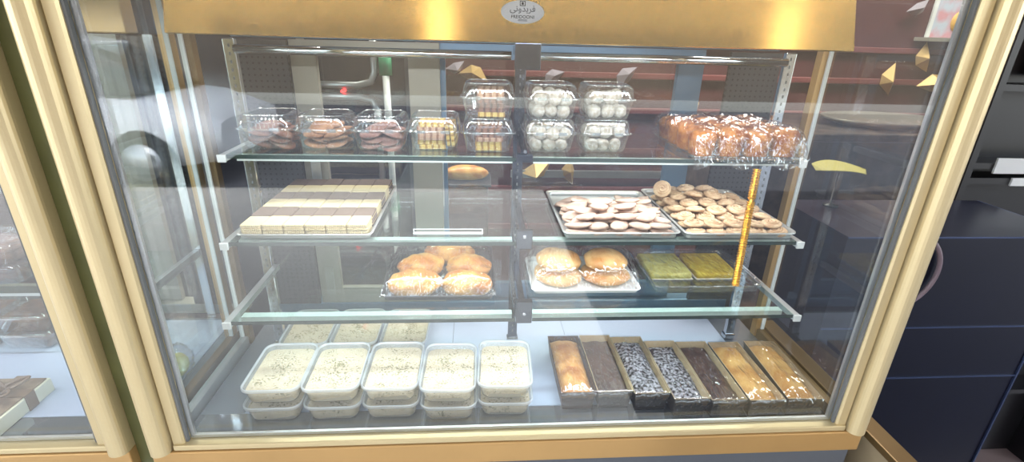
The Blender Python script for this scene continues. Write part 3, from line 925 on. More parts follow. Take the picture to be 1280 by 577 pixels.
# ------------------------------------------------------------------ top shelf: clamshell boxes
def make_clam(ht=.062):
    t = empty('clamshell_box', (0, 0, 0), 0, '', 'clear box')
    W, D = .079, .086
    hr = ht * .60
    b = MB()
    k = dict(wav=.0007, wn=.0052, n=4)
    b.rings([rr(W, D, .012, z=.0003, **k), rr(W + .004, D + .004, .012, z=.004, **k), rr(W + .016, D + .016, .014, z=hr - .002, **k)], cap1=False)
    b.build('base', M['pet'], t)
    b = MB()
    b.rings([rr(W + .018, D + .018, .014, 4, hr - .0018), rr(W + .025, D + .023, .016, 4, hr - .0018), rr(W + .025, D + .023, .016, 4, hr + .0012), rr(W + .018, D + .018, .014, 4, hr + .0012)], cap0=False, cap1=False)
    b.build('rim', M['pet_rim'], t)
    b = MB()
    b.rings([rr(W + .017, D + .017, .014, z=hr + .0014, **k), rr(W + .010, D + .010, .013, z=ht - .005, **k), rr(W + .004, D + .004, .012, z=ht - .0015, **k), rr(W - .012, D - .012, .010, z=ht - .0004, **k), ], cap0=False, cap1=True)
    lid = b.build('lid', M['pet'], t)
    b = MB()
    for s in (-1, 1):
        b.box(s * .022 - .008, s * .022 + .008, -(D + .031) / 2, -(D + .024) / 2, hr - .003, hr + .003)
    b.build('clasp', M['pet_rim'], lid)
    b = MB(); rg_ = [Vector((p.x, p.y, p.z)) for p in rr(W - .002, D - .002, .012, 4, ht - .0006)]
    b.tube(rg_ + rg_[:1], .0011, 6, cap=False); b.build('top_bead', M['pet_rim'], lid)
    return t
clam = Proto(make_clam())
HT = .062
BY = .287
boxes = {}
def put_clam(key, x, y, z, a, lab, grp):
    boxes[key] = (x, y, z)
    clam.put((x, y, z + .0004), (0, 0, R(a)), lab, grp)
put_clam('c1', -.4765, BY, Z1, .5, 'clear clamshell of brown cookies at the left end of the top shelf', 'clear clamshell boxes on the top shelf')
put_clam('c2', -.3745, BY - .002, Z1, .5, 'clear clamshell of lighter brown cookies, second from the left bracket', 'clear clamshell boxes on the top shelf')
put_clam('c3', -.2710, BY, Z1, 0, 'clear clamshell of pinkish brown cookies, beside the single wafer box', 'clear clamshell boxes on the top shelf')
put_clam('c4', -.1685, BY, Z1, 0, 'single clear clamshell of wafers, left of the wafer stack', 'clear clamshell boxes on the top shelf')
put_clam('c5', -.0660, BY - .008, Z1, 0, 'lower clear clamshell of wafers in the stack of two', 'clear clamshell boxes on the top shelf')
put_clam('c5u', -.0655, BY - .008, Z1 + HT + .0016, -1, 'upper clear clamshell of wafers on the stack of two', 'clear clamshell boxes on the top shelf')
put_clam('c6', .0520, BY - .004, Z1, 0, 'lower clear clamshell of sugared balls in the left ball stack', 'clear clamshell boxes on the top shelf')
put_clam('c6u', .0520, BY - .004, Z1 + HT + .0016, 1, 'upper clear clamshell of white balls beside the wafer stack', 'clear clamshell boxes on the top shelf')
put_clam('c7', .1600, BY, Z1, 0, 'lower clear clamshell of sugared balls in the right ball stack', 'clear clamshell boxes on the top shelf')
put_clam('c7u', .1610, BY, Z1 + HT + .0016, -1, 'upper clear clamshell of white balls nearest the brown rolls', 'clear clamshell boxes on the top shelf')

M['ck_brown'] = two_tone('brown_cookie', (142, 94, 72), (116, 72, 54), 60, .4, .6, .8, bump=.3, bscale=200)
M['ck_tan'] = two_tone('tan_cookie', (178, 128, 92), (150, 102, 72), 60, .4, .6, .8, bump=.3, bscale=200)
M['ck_pink'] = two_tone('pink_brown_cookie', (162, 118, 104), (138, 96, 86), 60, .4, .6, .8, bump=.3, bscale=200)
def flat_cookie(mat):
    b = MB()
    b.lathe([(.0004, 0), (.0185, 0), (.0212, .0016), (.0205, .0042), (.014, .0064), (.0004, .0074)], 22)
    for v in b.bm.verts: v.co.y *= 1.18
    o = b.build('chocolate_cookie', mat); return tag(o, '', 'cookie')
for key, mt, nm in (('c1', 'ck_brown', 'brown cookie in the clamshell at the left end'), ('c2', 'ck_tan', 'lighter brown cookie in the second clamshell from left'), ('c3', 'ck_pink', 'pinkish brown cookie in the third clamshell from left')):
    pr = Proto(flat_cookie(M[mt])); x, y, z = boxes[key]
    k = 0
    for l in range(4):
        for dx, dy in (((-.018, -.018), (.019, -.019), (-.018, .021), (.019, .021)) if l < 3 else ((-.008, -.010), (.006, .016))):
            pr.put((x + dx * (1 - .1 * (l % 2)), y + dy, z + .005 + l * .0098), (R(rng.uniform(6, 24) if dy < 0 else rng.uniform(-8, 8)), R(rng.uniform(-10, 10)), R(rng.uniform(-90, 90))), nm, nm.replace('cookie', 'cookies', 1))
            k += 1
def ribbed(name, rgb, dark):
    m, nt, out = nodes(name)
    p = N(nt, 'ShaderNodeBsdfPrincipled', i_Roughness=.7)
    tc = N(nt, 'ShaderNodeTexCoord')
    wv = N(nt, 'ShaderNodeTexWave', wave_type='BANDS', bands_direction='X', i_Scale=26.)
    nt.links.new(tc.outputs['Object'], wv.inputs['Vector'])
    mr = N(nt, 'ShaderNodeMapRange'); mr.inputs['From Min'].default_value = .1; mr.inputs['From Max'].default_value = .5
    nt.links.new(wv.outputs['Fac'], mr.inputs['Value'])
    mx = N(nt, 'ShaderNodeMix', data_type='RGBA'); mx.inputs[6].default_value = lin(dark); mx.inputs[7].default_value = lin(rgb)
    nt.links.new(mr.outputs[0], mx.inputs[0]); nt.links.new(mx.outputs[2], p.inputs['Base Color'])
    nt.links.new(p.outputs[0], out.inputs[0])
    return m
M['waf_y'] = ribbed('yellow_wafer', (222, 186, 104), (168, 122, 50)); M['waf_b'] = ribbed('brown_wafer', (140, 94, 72), (92, 56, 42)); M['waf_p'] = ribbed('pinkish_wafer', (200, 160, 132), (150, 106, 84))
def wafer(mat, w=.050, d=.060, h=.0075):
    b = MB()
    b.box(-w / 2, w / 2, -d / 2, d / 2, .0002, h * .5); b.box(-w / 2 + .001, w / 2 - .001, -d / 2 + .001, d / 2 - .001, h * .5, h * .64); b.box(-w / 2, w / 2, -d / 2, d / 2, h * .64, h)
    nx = 8
    for i in range(nx):                                  # moulded ribs on front and top
        x = -w / 2 + w * (i + .15) / nx
        b.box(x, x + w / nx * .6, -d / 2 - .0008, -d / 2 + .0004, .0004, h * .5); b.box(x, x + w / nx * .6, -d / 2 - .0008, -d / 2 + .0004, h * .64, h - .0002)
        b.box(x, x + w / nx * .6, -d / 2, d / 2, h, h + .0006)
    o = b.build('cream_wafer', mat); return tag(o, '', 'wafer')
wp = {k: Proto(wafer(M[k])) for k in ('waf_y', 'waf_b', 'waf_p')}
cn = {'waf_y': 'yellow', 'waf_b': 'brown', 'waf_p': 'pinkish'}
def wafers(key, seq, where, dx=0.):
    x, y, z = boxes[key]
    for i, s in enumerate(seq):
        lay = ['bottom', 'second', 'third', 'fourth', 'fifth', 'sixth'][i]
        wp[s].put((x + dx + rng.uniform(-.0015, .0015), y - .006, z + .0018 + i * .0083), (0, 0, R(rng.uniform(-3, 3))), '%s cream wafer, %s layer in the %s' % (cn[s], lay, where), 'wafers in the ' + where)
wafers('c4', ['waf_y', 'waf_y', 'waf_p', 'waf_p', 'waf_p', 'waf_y'], 'single wafer clamshell', -.006)
x, y, z = boxes['c4']
for i in range(2):
    wp['waf_y'].put((x + .0235 + i * .0088, y - .002, z + .027), (0, R(90 - 6), R(-4)), 'yellow cream wafer standing at the right side of the single clamshell, ' + ['inner', 'outer'][i] + ' one', 'wafers in the single wafer clamshell', (.88, .9, .8))
wafers('c5', ['waf_y', 'waf_y', 'waf_p', 'waf_b', 'waf_b', 'waf_b'], 'lower clamshell of the stack', .002)
wafers('c5u', ['waf_y', 'waf_b', 'waf_b', 'waf_b', 'waf_p', 'waf_p'], 'upper clamshell of the stack', .004)
M['sugar_ball'] = two_tone('icing_sugar', (204, 192, 178), (176, 158, 140), 120, .4, .62, .9, bump=.4, bscale=260)
b = MB(); b.blob((0, 0, 0), (.0134, .0134, .0116), 3, .09, 2.2, 3.)
ball = Proto(tag(b.build('sugared_ball', M['sugar_ball']), '', 'sweet'))
for key, nm in (('c6', 'lower left ball clamshell'), ('c6u', 'upper left ball clamshell'), ('c7', 'lower right ball clamshell'), ('c7u', 'upper right ball clamshell')):
    x, y, z = boxes[key]
    for l, (n1, zz, off) in enumerate(((3, .0125, 0), (3, .0335, .006))):
        for j in range(3):
            for i in range(n1):
                if l == 1 and rng.random() < .12: continue
                ball.put((x + (i - 1) * .0248 + (off if (j + l) % 2 else -off) * .8 + rng.uniform(-.0022, .0022), y + (j - 1) * .0262 + rng.uniform(-.002, .002), z + zz + rng.uniform(-.001, .005) * (l + .2)),
                         (rng.uniform(0, 6), rng.uniform(0, 6), rng.uniform(0, 6)), 'white sugared ball in the %s, %s layer' % (nm, ['bottom', 'top'][l]), 'sugared balls in the ' + nm)

# ------------------------------------------------------------------ brown rolls, right of the top shelf
RT = (.4270, .312)
rt = make_tray('roll_tray', 'clear tray of film-wrapped brown rolls on the right of the top shelf', RT[0], RT[1], Z1, .224, .250, .008, M['clear_tray'])
def make_roll():
    t = empty('brown_roll', (0, 0, 0), 0, '', 'roll')
    b = MB(); n = 24
    prof = [(.0215, 0), (.0222, .004), (.0258, .030), (.0272, .034), (.0262, .041), (.021, .047), (.012, .0505), (.0005, .0515)]
    rings = []
    for r, z in prof:
        rings.append([Vector((r * math.cos(2 * PI * k / n) * (1 + .02 * math.sin(k * 1.7 + z * 90)), r * math.sin(2 * PI * k / n) * (1 + .02 * math.cos(k * 2.3)), z + .0012 * noise.noise(Vector((math.cos(2 * PI * k / n) * 2, math.sin(2 * PI * k / n) * 2, z * 40))))) for k in range(n)])
    b.rings(rings)
    o = b.build('crumb', M['roll_crust'], t)
    return t
roll = Proto(make_roll())
cn4 = ['left', 'second from left', 'second from right', 'right']; rn4 = ['front', 'second', 'third', 'back']
for j in range(4):
    for i in range(4):
        roll.put((RT[0] - .0815 + i * .0545 + rng.uniform(-.0008, .0008) , RT[1] - .083 + j * .0552 + rng.uniform(-.0008, .0008), Z1 + .0016), (0, 0, rng.uniform(0, 6)),
                 'brown domed roll in the %s row of the roll tray, %s' % (rn4[j], cn4[i] + (' end' if i in (0, 3) else '')), 'brown rolls on the clear tray', (1, 1, rng.uniform(.94, 1.06)))
film_cover(rt, .228, .250, .009, [(-.0800 + i * .0535, -.083 + j * .0552, .034, .034, .0605) for i in range(4) for j in range(4)], M['film'], .0025, 12., nx=56, ny=56)
# film hanging over the front edge
b = MB(); prev = None
for k in range(5):
    row = [b.bm.verts.new((-.112 + .224 * i / 30, -.1275 - .001 * k - .002 * math.sin(i * .9 + k * .5), .0085 - k * .0042 * (1 + .5 * math.sin(i * .55 + 1)))) for i in range(31)]
    if prev:
        for i in range(30): b._f([prev[i], row[i], row[i + 1], prev[i + 1]], True)
    prev = row
b.build('film_flap', M['film'], rt)

# ------------------------------------------------------------------ solid gold coil standing in for a reflection over the cookies
M['reflection_gold'] = solid('gold_reflection', (232, 168, 60), rough=.22, metal=1.)
b = MB()
p0, p1 = Vector((.4345, .182, .497)), Vector((.3915, .104, .292))
p0 = Vector((.4340, .172, .4895)); p1 = Vector((.3900, .0885, .290))
n = 46
ax = (p1 - p0)
ax.normalize()
rings_ = []
L = (p1 - p0).length
s1 = ax.cross(Vector((0, 1, 0))).normalized(); s2 = ax.cross(s1)
for k in range(n * 4 + 1):
    t_ = k / (n * 4)
    rad = .0082 * (0.84 + .16 * math.sin(2 * PI * k / 4 + .6)) * (.6 if .26 < t_ < .268 else 1)
    c = p0.lerp(p1, t_)
    rings_.append([c + (s1 * math.cos(2 * PI * q / 14) + s2 * math.sin(2 * PI * q / 14)) * rad for q in range(14)])
b.rings(rings_)
rib = tag(b.build('reflection_coil', M['reflection_gold']), 'solid gold coil standing in for a reflection over the swirl cookies', 'ribbon')
# ------------------------------------------------------------------ neighbouring case on the left
ncase, NP = make_case('display_case', 'second gold framed display case, left of the main one, cut by the photo edge', full=False)
ncase.location = (-1.322, .004, GZ)
area('canopy_led', (-1.33, .080, .7155), (R(10), 0, 0), .91, .02, LED1, (.93, .965, 1))
M['brown_food'] = two_tone('brown_pastry', (124, 84, 62), (92, 60, 46), 50, .4, .6, .6, bump=.3)
M['box_lid'] = clear('clear_box_lid', (240, 244, 248), base=.12, rough=.06, top=.9, milk=.08, bump=.4, bscale=40)
def make_pbox():
    t = empty('pastry_box', (0, 0, 0), 0, '', 'food box')
    b = MB(); b.rings([rr(.10, .10, .012, 4, .0004), rr(.114, .114, .014, 4, .036), rr(.120, .120, .015, 4, .0372)], cap1=False); b.build('base', M['pet'], t)
    b = MB(); b.rings([rr(.096, .096, .012, 4, .0014), rr(.106, .106, .013, 4, .028)]); b.build('filling', M['brown_food'], t)
    b = MB(); b.rings([rr(.120, .120, .015, 4, .0376), rr(.116, .116, .014, 4, .0425), rr(.100, .100, .012, 4, .0450)], cap0=False); b.build('lid', M['box_lid'], t)
    return t
pb = Proto(make_pbox())
for i in range(3):
    for l in range(2):
        pb.put((-1.130 - i * .126, .395, .0006 + l * .0460), (0, 0, R(rng.uniform(-3, 3))), '%s clear pastry box at the back of the left case, %s' % (['lower', 'upper'][l], ['nearest its post', 'second from its post', 'third from its post'][i]), 'pastry boxes in the left case')
# shelf of the left case with more boxes
b = NP(); b.box(-.53, .53, .26, .47, .186, .192)
sh = b.build('glass_shelf', M['glass_shelf'], ncase)
b = NP(); b.box(-.53, .53, .258, .2598, .186, .192); b.build('front_edge', M['alu'], sh)
for s in (-.54, .54):
    b = NP(); b.box(s - .006, s + .006, .26, .47, .176, .194); b.build('bracket', M['alu'], ncase)
    b = NP(); b.box(s - .010, s + .010, .472, .480, .0, .69); b.build('upright', M['chrome'], ncase)
for i in range(3):
    for l in range(2):
        pb.put((-1.105 - i * .126, .350, .1932 + l * .0460), (0, 0, R(rng.uniform(-3, 3))), '%s clear pastry box on the left case shelf, %s' % (['lower', 'upper'][l], ['nearest its post', 'second from its post', 'third from its post'][i]), 'pastry boxes on the shelf of the left case')
# film bag with a pale pastry near the side glass of the left case
fb = empty('pastry_bag', (-.750, .245, .0006), R(20), 'crinkled clear bag with a pale pastry, on the left case deck against its side glass', 'bag')
b = MB(); b.blob((0, 0, .016), (.030, .042, .022), 3, .08, 2., 4., flat=-.6); b.build('pastry', M['pistachio'], fb)
b = MB(); b.blob((0, 0, .026), (.040, .056, .034), 4, .22, 5., 6., flat=-.7); b.build('bag_film', M['film'], fb)
# gift tray with ribbon
M['gift_side'] = solid('cream_box_card', (214, 214, 196), rough=.5)
M['gift_top'] = two_tone('brown_sweets_under_film', (112, 94, 80), (150, 132, 112), 40, .4, .6, .4, bump=.4, coat=.6)
M['gift_ribbon'] = solid('sheer_brown_ribbon', (124, 104, 88), rough=.35)
gf = empty('gift_box', (-1.068, .124, .0005), 0, 'cream gift box of sweets tied with brown ribbon, on the left case deck', 'gift box')
b = MB(); b.box(-.105, .105, -.074, .074, 0, .030); b.bevel(.0015); b.build('box_base', M['gift_side'], gf)
b = MB(); b.box(-.1005, .1005, -.0695, .0695, .0303, .0330); b.build('sweets', M['gift_top'], gf)
b = MB(); b.box(.040, .062, -.0752, .0752, .0334, .0342); b.box(.040, .062, -.0760, -.0746, 0.0, .0342); b.box(.040, .062, .0746, .0760, 0, .0342)
b.box(-.1062, .1062, .010, .032, .0344, .0352); b.box(.1054, .1068, .010, .032, 0, .0352); b.build('ribbon', M['gift_ribbon'], gf)
b = MB()
for a in (35, 145, 215, 325):
    pts = []
    for k in range(15):
        t_ = k / 14 * PI
        rr_ = .048 * math.sin(t_); sp = .012 * math.cos(t_) 
        pts.append((.051 + rr_ * math.cos(R(a)) - sp * math.sin(R(a)), .021 + rr_ * math.sin(R(a)) + sp * math.cos(R(a)), .0385 + .014 * math.sin(t_)))
    b.tube(pts, .0028, 8)
b.tube([(.046, .021, .039), (.056, .021, .046)], .006, 10)
b.build('bow', M['gift_ribbon'], gf)
# olive strip coloured to stand for the dark, reflecting gap between the cases
b = MB(); b.box(-.6796, -.6424, .006, .016, GZ, .95)
tag(b.build('gap_shade_strip', M['olive']), 'olive strip standing in for the dark gap between the two gold posts', 'panel')

# ------------------------------------------------------------------ right of the case: low kerb, navy counter, black shelf unit
M['navy'] = solid('navy_panel', (11, 14, 30), rough=.3, noise_amt=.15, nscale=4)
M['navy_edge'] = solid('navy_edge_trim', (60, 72, 104), rough=.35, metal=.4)
M['black_unit'] = solid('black_unit', (20, 20, 23), rough=.4)
M['tile'] = solid('beige_tile', (146, 130, 104), rough=.4, noise_amt=.1, nscale=10)
kb = empty('plinth', (.738, 0, GZ), 0, 'low tiled plinth with a gold top rail, right of the main case', 'plinth')
b = MB(); b.box(-.020, .020, -.55, .47, .0, -GZ - .047); b.build('tiled_base', M['tile'], kb)
b = MB(); b.box(-.021, .0215, -.551, .471, -GZ - .0468, -GZ - .030); b.bevel(.002); b.build('gold_rail', M['bronze'], kb)
cu = empty('navy_counter', (1.06, .30, GZ), 0, 'dark navy counter front with pale seams, right of the plinth', 'counter')
b = MB(); b.box(-.297, .292, .0, .27, .0, .30 - GZ); b.build('front_panel', M['navy'], cu)
for z in (.30, .055, -.10):
    b = MB(); b.box(-.297, .292, -.004, -.0005, z - GZ - .0035, z - GZ); b.build('seam_trim', M['navy_edge'], cu)
b = MB(); b.box(.2925, .297, -.004, .27, 0, .30 - GZ); b.build('edge_trim', M['navy_edge'], cu)
# curved cable on the counter front
bu = empty('black_shelf_unit', (1.96, .62, GZ), 0, 'tall black shelf unit with pale price strips at the right edge', 'shelf unit')
b = MB(); b.box(-.62, .95, .08, .10, 0, 2.2); b.build('back_panel', M['black_unit'], bu)
for x in (-.62, .10, .93):
    b = MB(); b.box(x, x + .02, .0, .0795, 0, 2.2); b.build('side_panel', M['black_unit'], bu)
for z in (.35, 1.135, 1.18, 1.40, 1.68):
    b = MB(); b.box(-.60, .93, .0, .0795, z, z + .018); s_ = b.build('shelf', M['black_unit'], bu)
    if z in (1.135, 1.18):
        b = MB(); b.box(-.54 if z > 1.15 else -.47, -.10, -.006, -.0005, z - .012 if z > 1.15 else z - .004, z + .034 if z > 1.15 else z + .020); b.build('price_strip', M['white_cap'], s_)
b = MB(); pts = []
for k in range(17):
    a = R(-68 + 120 * k / 16)
    pts.append((.90 + .105 * math.cos(a), .2898, .213 + .102 * math.sin(a)))
b.tube(pts, .0055, 8)
M['cable'] = solid('mauve_cable', (112, 96, 104), rough=.5)
tag(b.build('hanging_cable', M['cable']), 'mauve curved cable hanging against the navy counter front', 'cable')
# stools of goods on the black shelves
M['amber'] = solid('amber_glass', (150, 84, 30), rough=.2); M['redpack'] = solid('red_wrap', (110, 26, 24), rough=.4)
def make_jar(mat):
    t = empty('sweet_jar', (0, 0, 0), 0, '', 'jar')
    b = MB(); b.lathe([(.0005, 0), (.032, 0), (.035, .004), (.035, .075), (.030, .088), (.028, .092), (.0005, .092)], 20); b.build('jar_body', mat, t)
    b = MB(); b.lathe([(.0005, .0925), (.031, .0925), (.031, .106), (.0005, .108)], 20); b.build('jar_lid', M['black_plastic'], t)
    return t
for k, (x, z, mt) in enumerate(((1.52, 1.42, 'amber'), (1.64, 1.42, 'redpack'), (1.76, 1.42, 'amber'), (1.50, 1.70, 'redpack'), (1.62, 1.70, 'amber'))):
    j = make_jar(M[mt]); j.location = (x, .660, GZ + z + .0182)
    tag(j, ('amber' if mt == 'amber' else 'dark red') + ' jar on the black shelf unit, ' + ['left of the middle shelf', 'centre of the middle shelf', 'right of the middle shelf', 'left of the top shelf', 'right of the top shelf'][k], group='jars on the black shelf unit')

# ------------------------------------------------------------------ shop interior behind
M['maroon'] = solid('maroon_wall', (74, 36, 40), rough=.5, noise_amt=.2, nscale=3)
M['maroon_rail'] = solid('maroon_slat', (112, 60, 62), rough=.4)
M['shop_floor'] = solid('shop_floor_tile', (120, 104, 100), rough=.3, noise_amt=.1, nscale=5)
M['plaster'] = solid('dark_plaster', (70, 62, 60), rough=.8)
M['ceil'] = solid('shop_ceiling', (96, 92, 90), rough=.8)
def struct(name, b, m):
    o = b.build(name, m); return tag(o, kind='structure')
b = MB(); b.box(-3.4, 3.4, 2.0, 2.1, GZ, 2.2); struct('wall_back', b, M['maroon'])
b = MB(); b.box(-3.5, -3.4, .0, 2.1, GZ, 2.2); struct('wall_left', b, M['plaster'])
b = MB(); b.box(3.4, 3.5, .0, 2.1, GZ, 2.2); struct('wall_right', b, M['plaster'])
b = MB(); b.box(-3.5, 3.5, -.1, 2.1, 2.2, 2.3); struct('ceiling', b, M['ceil'])
b = MB(); b.box(-3.5, 3.5, -.02, 2.1, GZ - .1, GZ); struct('floor', b, M['shop_floor'])
b = MB(); b.box(-3.5, 3.5, -.1, .0, 1.30, 2.2); struct('wall_front', b, M['plaster'])
for i, z in enumerate((-.35, -.12, .10, .32, .50, .66)):
    b = MB(); b.box(-.25, 3.39, 1.975, 1.999, z, z + .03); b.bevel(.004); struct('trim_%d' % (i + 1), b, M['maroon_rail'])
b = MB(); b.box(.10, 1.05, 1.960, 1.9745, -.035, .005); struct('trim_7', b, M['alu'])
# film-wrapped bread on a black stand behind the doors
st_ = empty('bread_stand', (-.118, .66, GZ), 0, 'tall black stand behind the rear doors, holding one wrapped bread', 'stand')
b = MB(); b.box(-.062, .062, -.06, .06, 0, -GZ + .322); b.bevel(.004); b.build('stand_body', M['black_plastic'], st_)
b = MB(); b.box(-.070, .070, -.066, .066, -GZ + .3225, -GZ + .330); b.bevel(.002); b.build('stand_top', M['black_tray'], st_)
b = MB(); b.blob((0, 0, 0), (.062, .032, .024), 3, .1, 1.9, 8., flat=-.55); lb = b.build('long_bread', M['crust']); lb.location = (-.118, .655, .3300 + .0152)
tag(lb, 'single golden bread on the black stand behind the rear doors', 'bread')
# grey cooler with bent tube handles behind the left part
M['cooler'] = solid('grey_cooler', (74, 78, 88), rough=.35, metal=.3)
M['cooler_dark'] = solid('cooler_dark_glass', (36, 40, 52), rough=.1)
co = empty('grey_cooler', (-.70, 1.15, GZ), 0, 'dark grey upright cooler behind the left shelves, with pale bent tube handles', 'cooler')
b = MB(); b.box(-.58, .40, .0, .60, 0, 2.0); b.bevel(.01); b.build('cabinet', M['cooler'], co)
b = MB(); b.box(.03, .36, -.012, -.001, .25, 1.75); d_ = b.build('glass_door', M['cooler_dark'], co)
b = MB(); b.box(-.54, .0, -.012, -.001, .25, 1.75); b.build('glass_door', M['cooler_dark'], co)
b = MB(); b.box(.005, .028, -.016, -.001, .1, 1.9); b.build('door_stile', M['beige_alu'], co)
hz = 1.330
b = MB(); b.tube([(.06, -.035, hz), (.20, -.035, hz), (.247, -.035, hz + .012), (.263, -.035, hz + .045), (.263, -.035, hz + .18)], .012, 10); b.build('handle', M['alu'], d_)
b = MB(); b.tube([(.06, -.035, hz - .038), (.20, -.035, hz - .038), (.247, -.035, hz - .050), (.263, -.035, hz - .083), (.263, -.035, hz - .45)], .012, 10); b.build('handle', M['alu'], d_)
b = MB(); b.tube([(.300, -.04, .6), (.300, -.04, 1.46)], .012, 10); b.build('handle_bar', M['white_cap'], d_)
M['green'] = solid('green_sleeve', (38, 140, 96), rough=.5)
b = MB(); b.tube([(.300, -.04, 1.365), (.300, -.04, 1.435)], .022, 12); b.build('sleeve', M['green'], d_)
M['red_led'] = emit('red_indicator', (255, 60, 60), 2.)
b = MB(); b.tube([(.15, -.050, hz - .020), (.15, -.0125, hz - .020)], .006, 12); b.build('indicator_lamp', M['red_led'], co)
# folded gold ornaments on the maroon wall
M['origami'] = solid('folded_gold_paper', (200, 168, 112), rough=.35, metal=.35)
M['origami_silver'] = solid('folded_silver_paper', (170, 164, 176), rough=.3, metal=.5)
ORN = [(-.193, .536, 'origami_silver', .055, 'near the beige door stile'), (-.100, .515, 'origami', .085, 'behind the top wafer box'), (.303, .507, 'origami_silver', .07, 'above the left sugared balls'), (.684, .516, 'origami_silver', .08, 'above the right sugared balls'),
       (.251, .000, 'origami', .10, 'under the top shelf beside the centre upright'), (.42, -.005, 'origami', .08, 'under the sugared balls'), (1.084, .371, 'origami', .065, 'left of the brown rolls'),
       (2.306, .640, 'origami', .085, 'uppermost of three beyond the side glass'), (2.143, .53, 'origami', .09, 'lower left of the ones beyond the side glass'), (2.420, .52, 'origami', .10, 'lower right of the ones beyond the side glass'), (2.20, .88, 'origami_silver', .065, 'high beside the poster')]
for i, (x, z, mt, s, w) in enumerate(ORN):
    b = MB(); rg = random.Random(i * 5 + 2)
    a0 = rg.uniform(0, 6)
    tip = b.bm.verts.new((s * rg.uniform(-.2, .2), -s * .75, s * rg.uniform(-.2, .2)))
    n = 5
    rim = []
    for k in range(n):
        a = a0 + 2 * PI * k / n; q = s * (1 if k % 2 else .5)
        rim.append(b.bm.verts.new((q * math.cos(a), 0, q * math.sin(a))))
    for k in range(n): b._f([rim[k], rim[(k + 1) % n], tip])
    b._f(rim)
    o = b.build('hanging_ornament', M[mt]); o.location = (x, 1.970, z)
    tag(o, ('gold' if mt == 'origami' else 'silvery') + ' folded ornament on the maroon wall, ' + w, 'ornament', 'folded paper ornaments on the wall')
# back counter with a silver platter
M['stone'] = two_tone('dark_stone', (52, 46, 42), (84, 72, 62), 14, .45, .65, .3, bump=0, rand=False)
bc = empty('back_counter', (1.95, 1.50, GZ), 0, 'dark stone back counter seen through the right side glass', 'counter')
b = MB(); b.box(-1.0, 1.2, -.25, .30, .0, 1.13); b.build('cabinet', M['stone'], bc)
b = MB(); b.box(-1.02, 1.22, -.27, .30, 1.1305, 1.165); b.bevel(.006); b.build('worktop', M['stone'], bc)
b = MB(); b.lathe([(.001, 0), (.20, 0), (.27, .02), (.28, .035), (.272, .034), (.2, .012), (.001, .010)], 40)
for v in b.bm.verts: v.co.y *= .7
M['dull_steel'] = solid('dull_platter', (120, 114, 104), rough=.4, metal=.5)
o = b.build('oval_platter', M['dull_steel']); o.location = (1.76, 1.46, GZ + 1.1655)
tag(o, 'oval dull silver platter on the dark stone back counter', 'platter')
M['poster_bg'] = two_tone('pastel_print', (186, 196, 214), (206, 150, 160), 9, .45, .6, .5, bump=0)
M['poster_y'] = solid('print_yellow', (206, 160, 80), rough=.5)
po = empty('poster', (2.45, 1.996, .907), 0, 'pastel poster with a yellow shape on the maroon wall at upper right', 'poster')
b = MB(); b.box(-.13, .16, -.010, -.001, -.16, .30); b.build('print', M['poster_bg'], po)
b = MB(); b.lathe([(.0005, 0), (.055, 0), (.055, .002), (.0005, .002)], 24, Matrix.Translation((.02, -.011, -.08)) @ Matrix.Rotation(R(90), 4, 'X')); b.build('yellow_shape', M['poster_y'], po)
b = MB(); b.box(-.15, -.131, -.012, -.001, -.16, .30); b.build('white_strip', M['white_cap'], po)
b = MB(); b.box(2.25, 2.80, 1.90, 1.999, .728, .7465); tag(b.build('wall_ledge', M['beige_alu']), 'beige ledge under the pastel poster', 'ledge')
M['yellow_leaf'] = solid('yellow_paper', (150, 138, 40), rough=.6)
yl = empty('paper_leaf', (.872, .52, .3003), 0, 'flat yellow paper leaf on a thin stand, on the navy counter', 'paper leaf')
b = MB(); b.lathe([(.0005, 0), (.02, 0), (.02, .004), (.003, .006), (.003, .092), (.0005, .093)], 14); b.build('stand', M['black_plastic'], yl)
b = MB(); rows_ = []
for k in range(13):
    t_ = k / 12; x = -.075 + .15 * t_; w = .035 * math.sin(PI * (.08 + .90 * t_)) ** .8
    zc = .100 + .010 * math.sin(PI * t_) - .012 * t_
    rows_.append([Vector((x, -w, zc)), Vector((x, w, zc + .012)), Vector((x, w, zc + .0135)), Vector((x, -w, zc + .0015))])
b.rings(rows_, smooth=False); b.build('leaf', M['yellow_leaf'], yl)

# ------------------------------------------------------------------ street in front (seen as reflections)
M['paving'] = solid('street_paving', (186, 182, 174), rough=.85, noise_amt=.15, nscale=1.2)
M['asphalt'] = solid('street_asphalt', (92, 92, 96), rough=.9, noise_amt=.12, nscale=1.5)
M['veil_dark_ground'] = solid('reflection_dark_ground', (52, 52, 58), rough=.8, noise_amt=.15, nscale=1.2)
M['facade'] = solid('facade_render', (104, 92, 78), rough=.85, noise_amt=.1, nscale=.6)
b = MB(); b.box(-14, .6, -4.2, -.021, GZ - .15, GZ - .001); struct('pavement', b, M['paving'])
b = MB(); b.box(.6, 14, -4.2, -.021, GZ - .15, GZ - .001); struct('veil_dark_ground', b, M['veil_dark_ground'])  # unseen dark ground added to dim reflections on the right of the glass
b = MB(); b.box(-14, 14, -11., -4.2, GZ - .25, GZ - .13); struct('road', b, M['asphalt'])
b = MB(); b.box(-14, 14, -14., -13.6, GZ - .2, 7.); struct('facade_opposite', b, M['facade'])
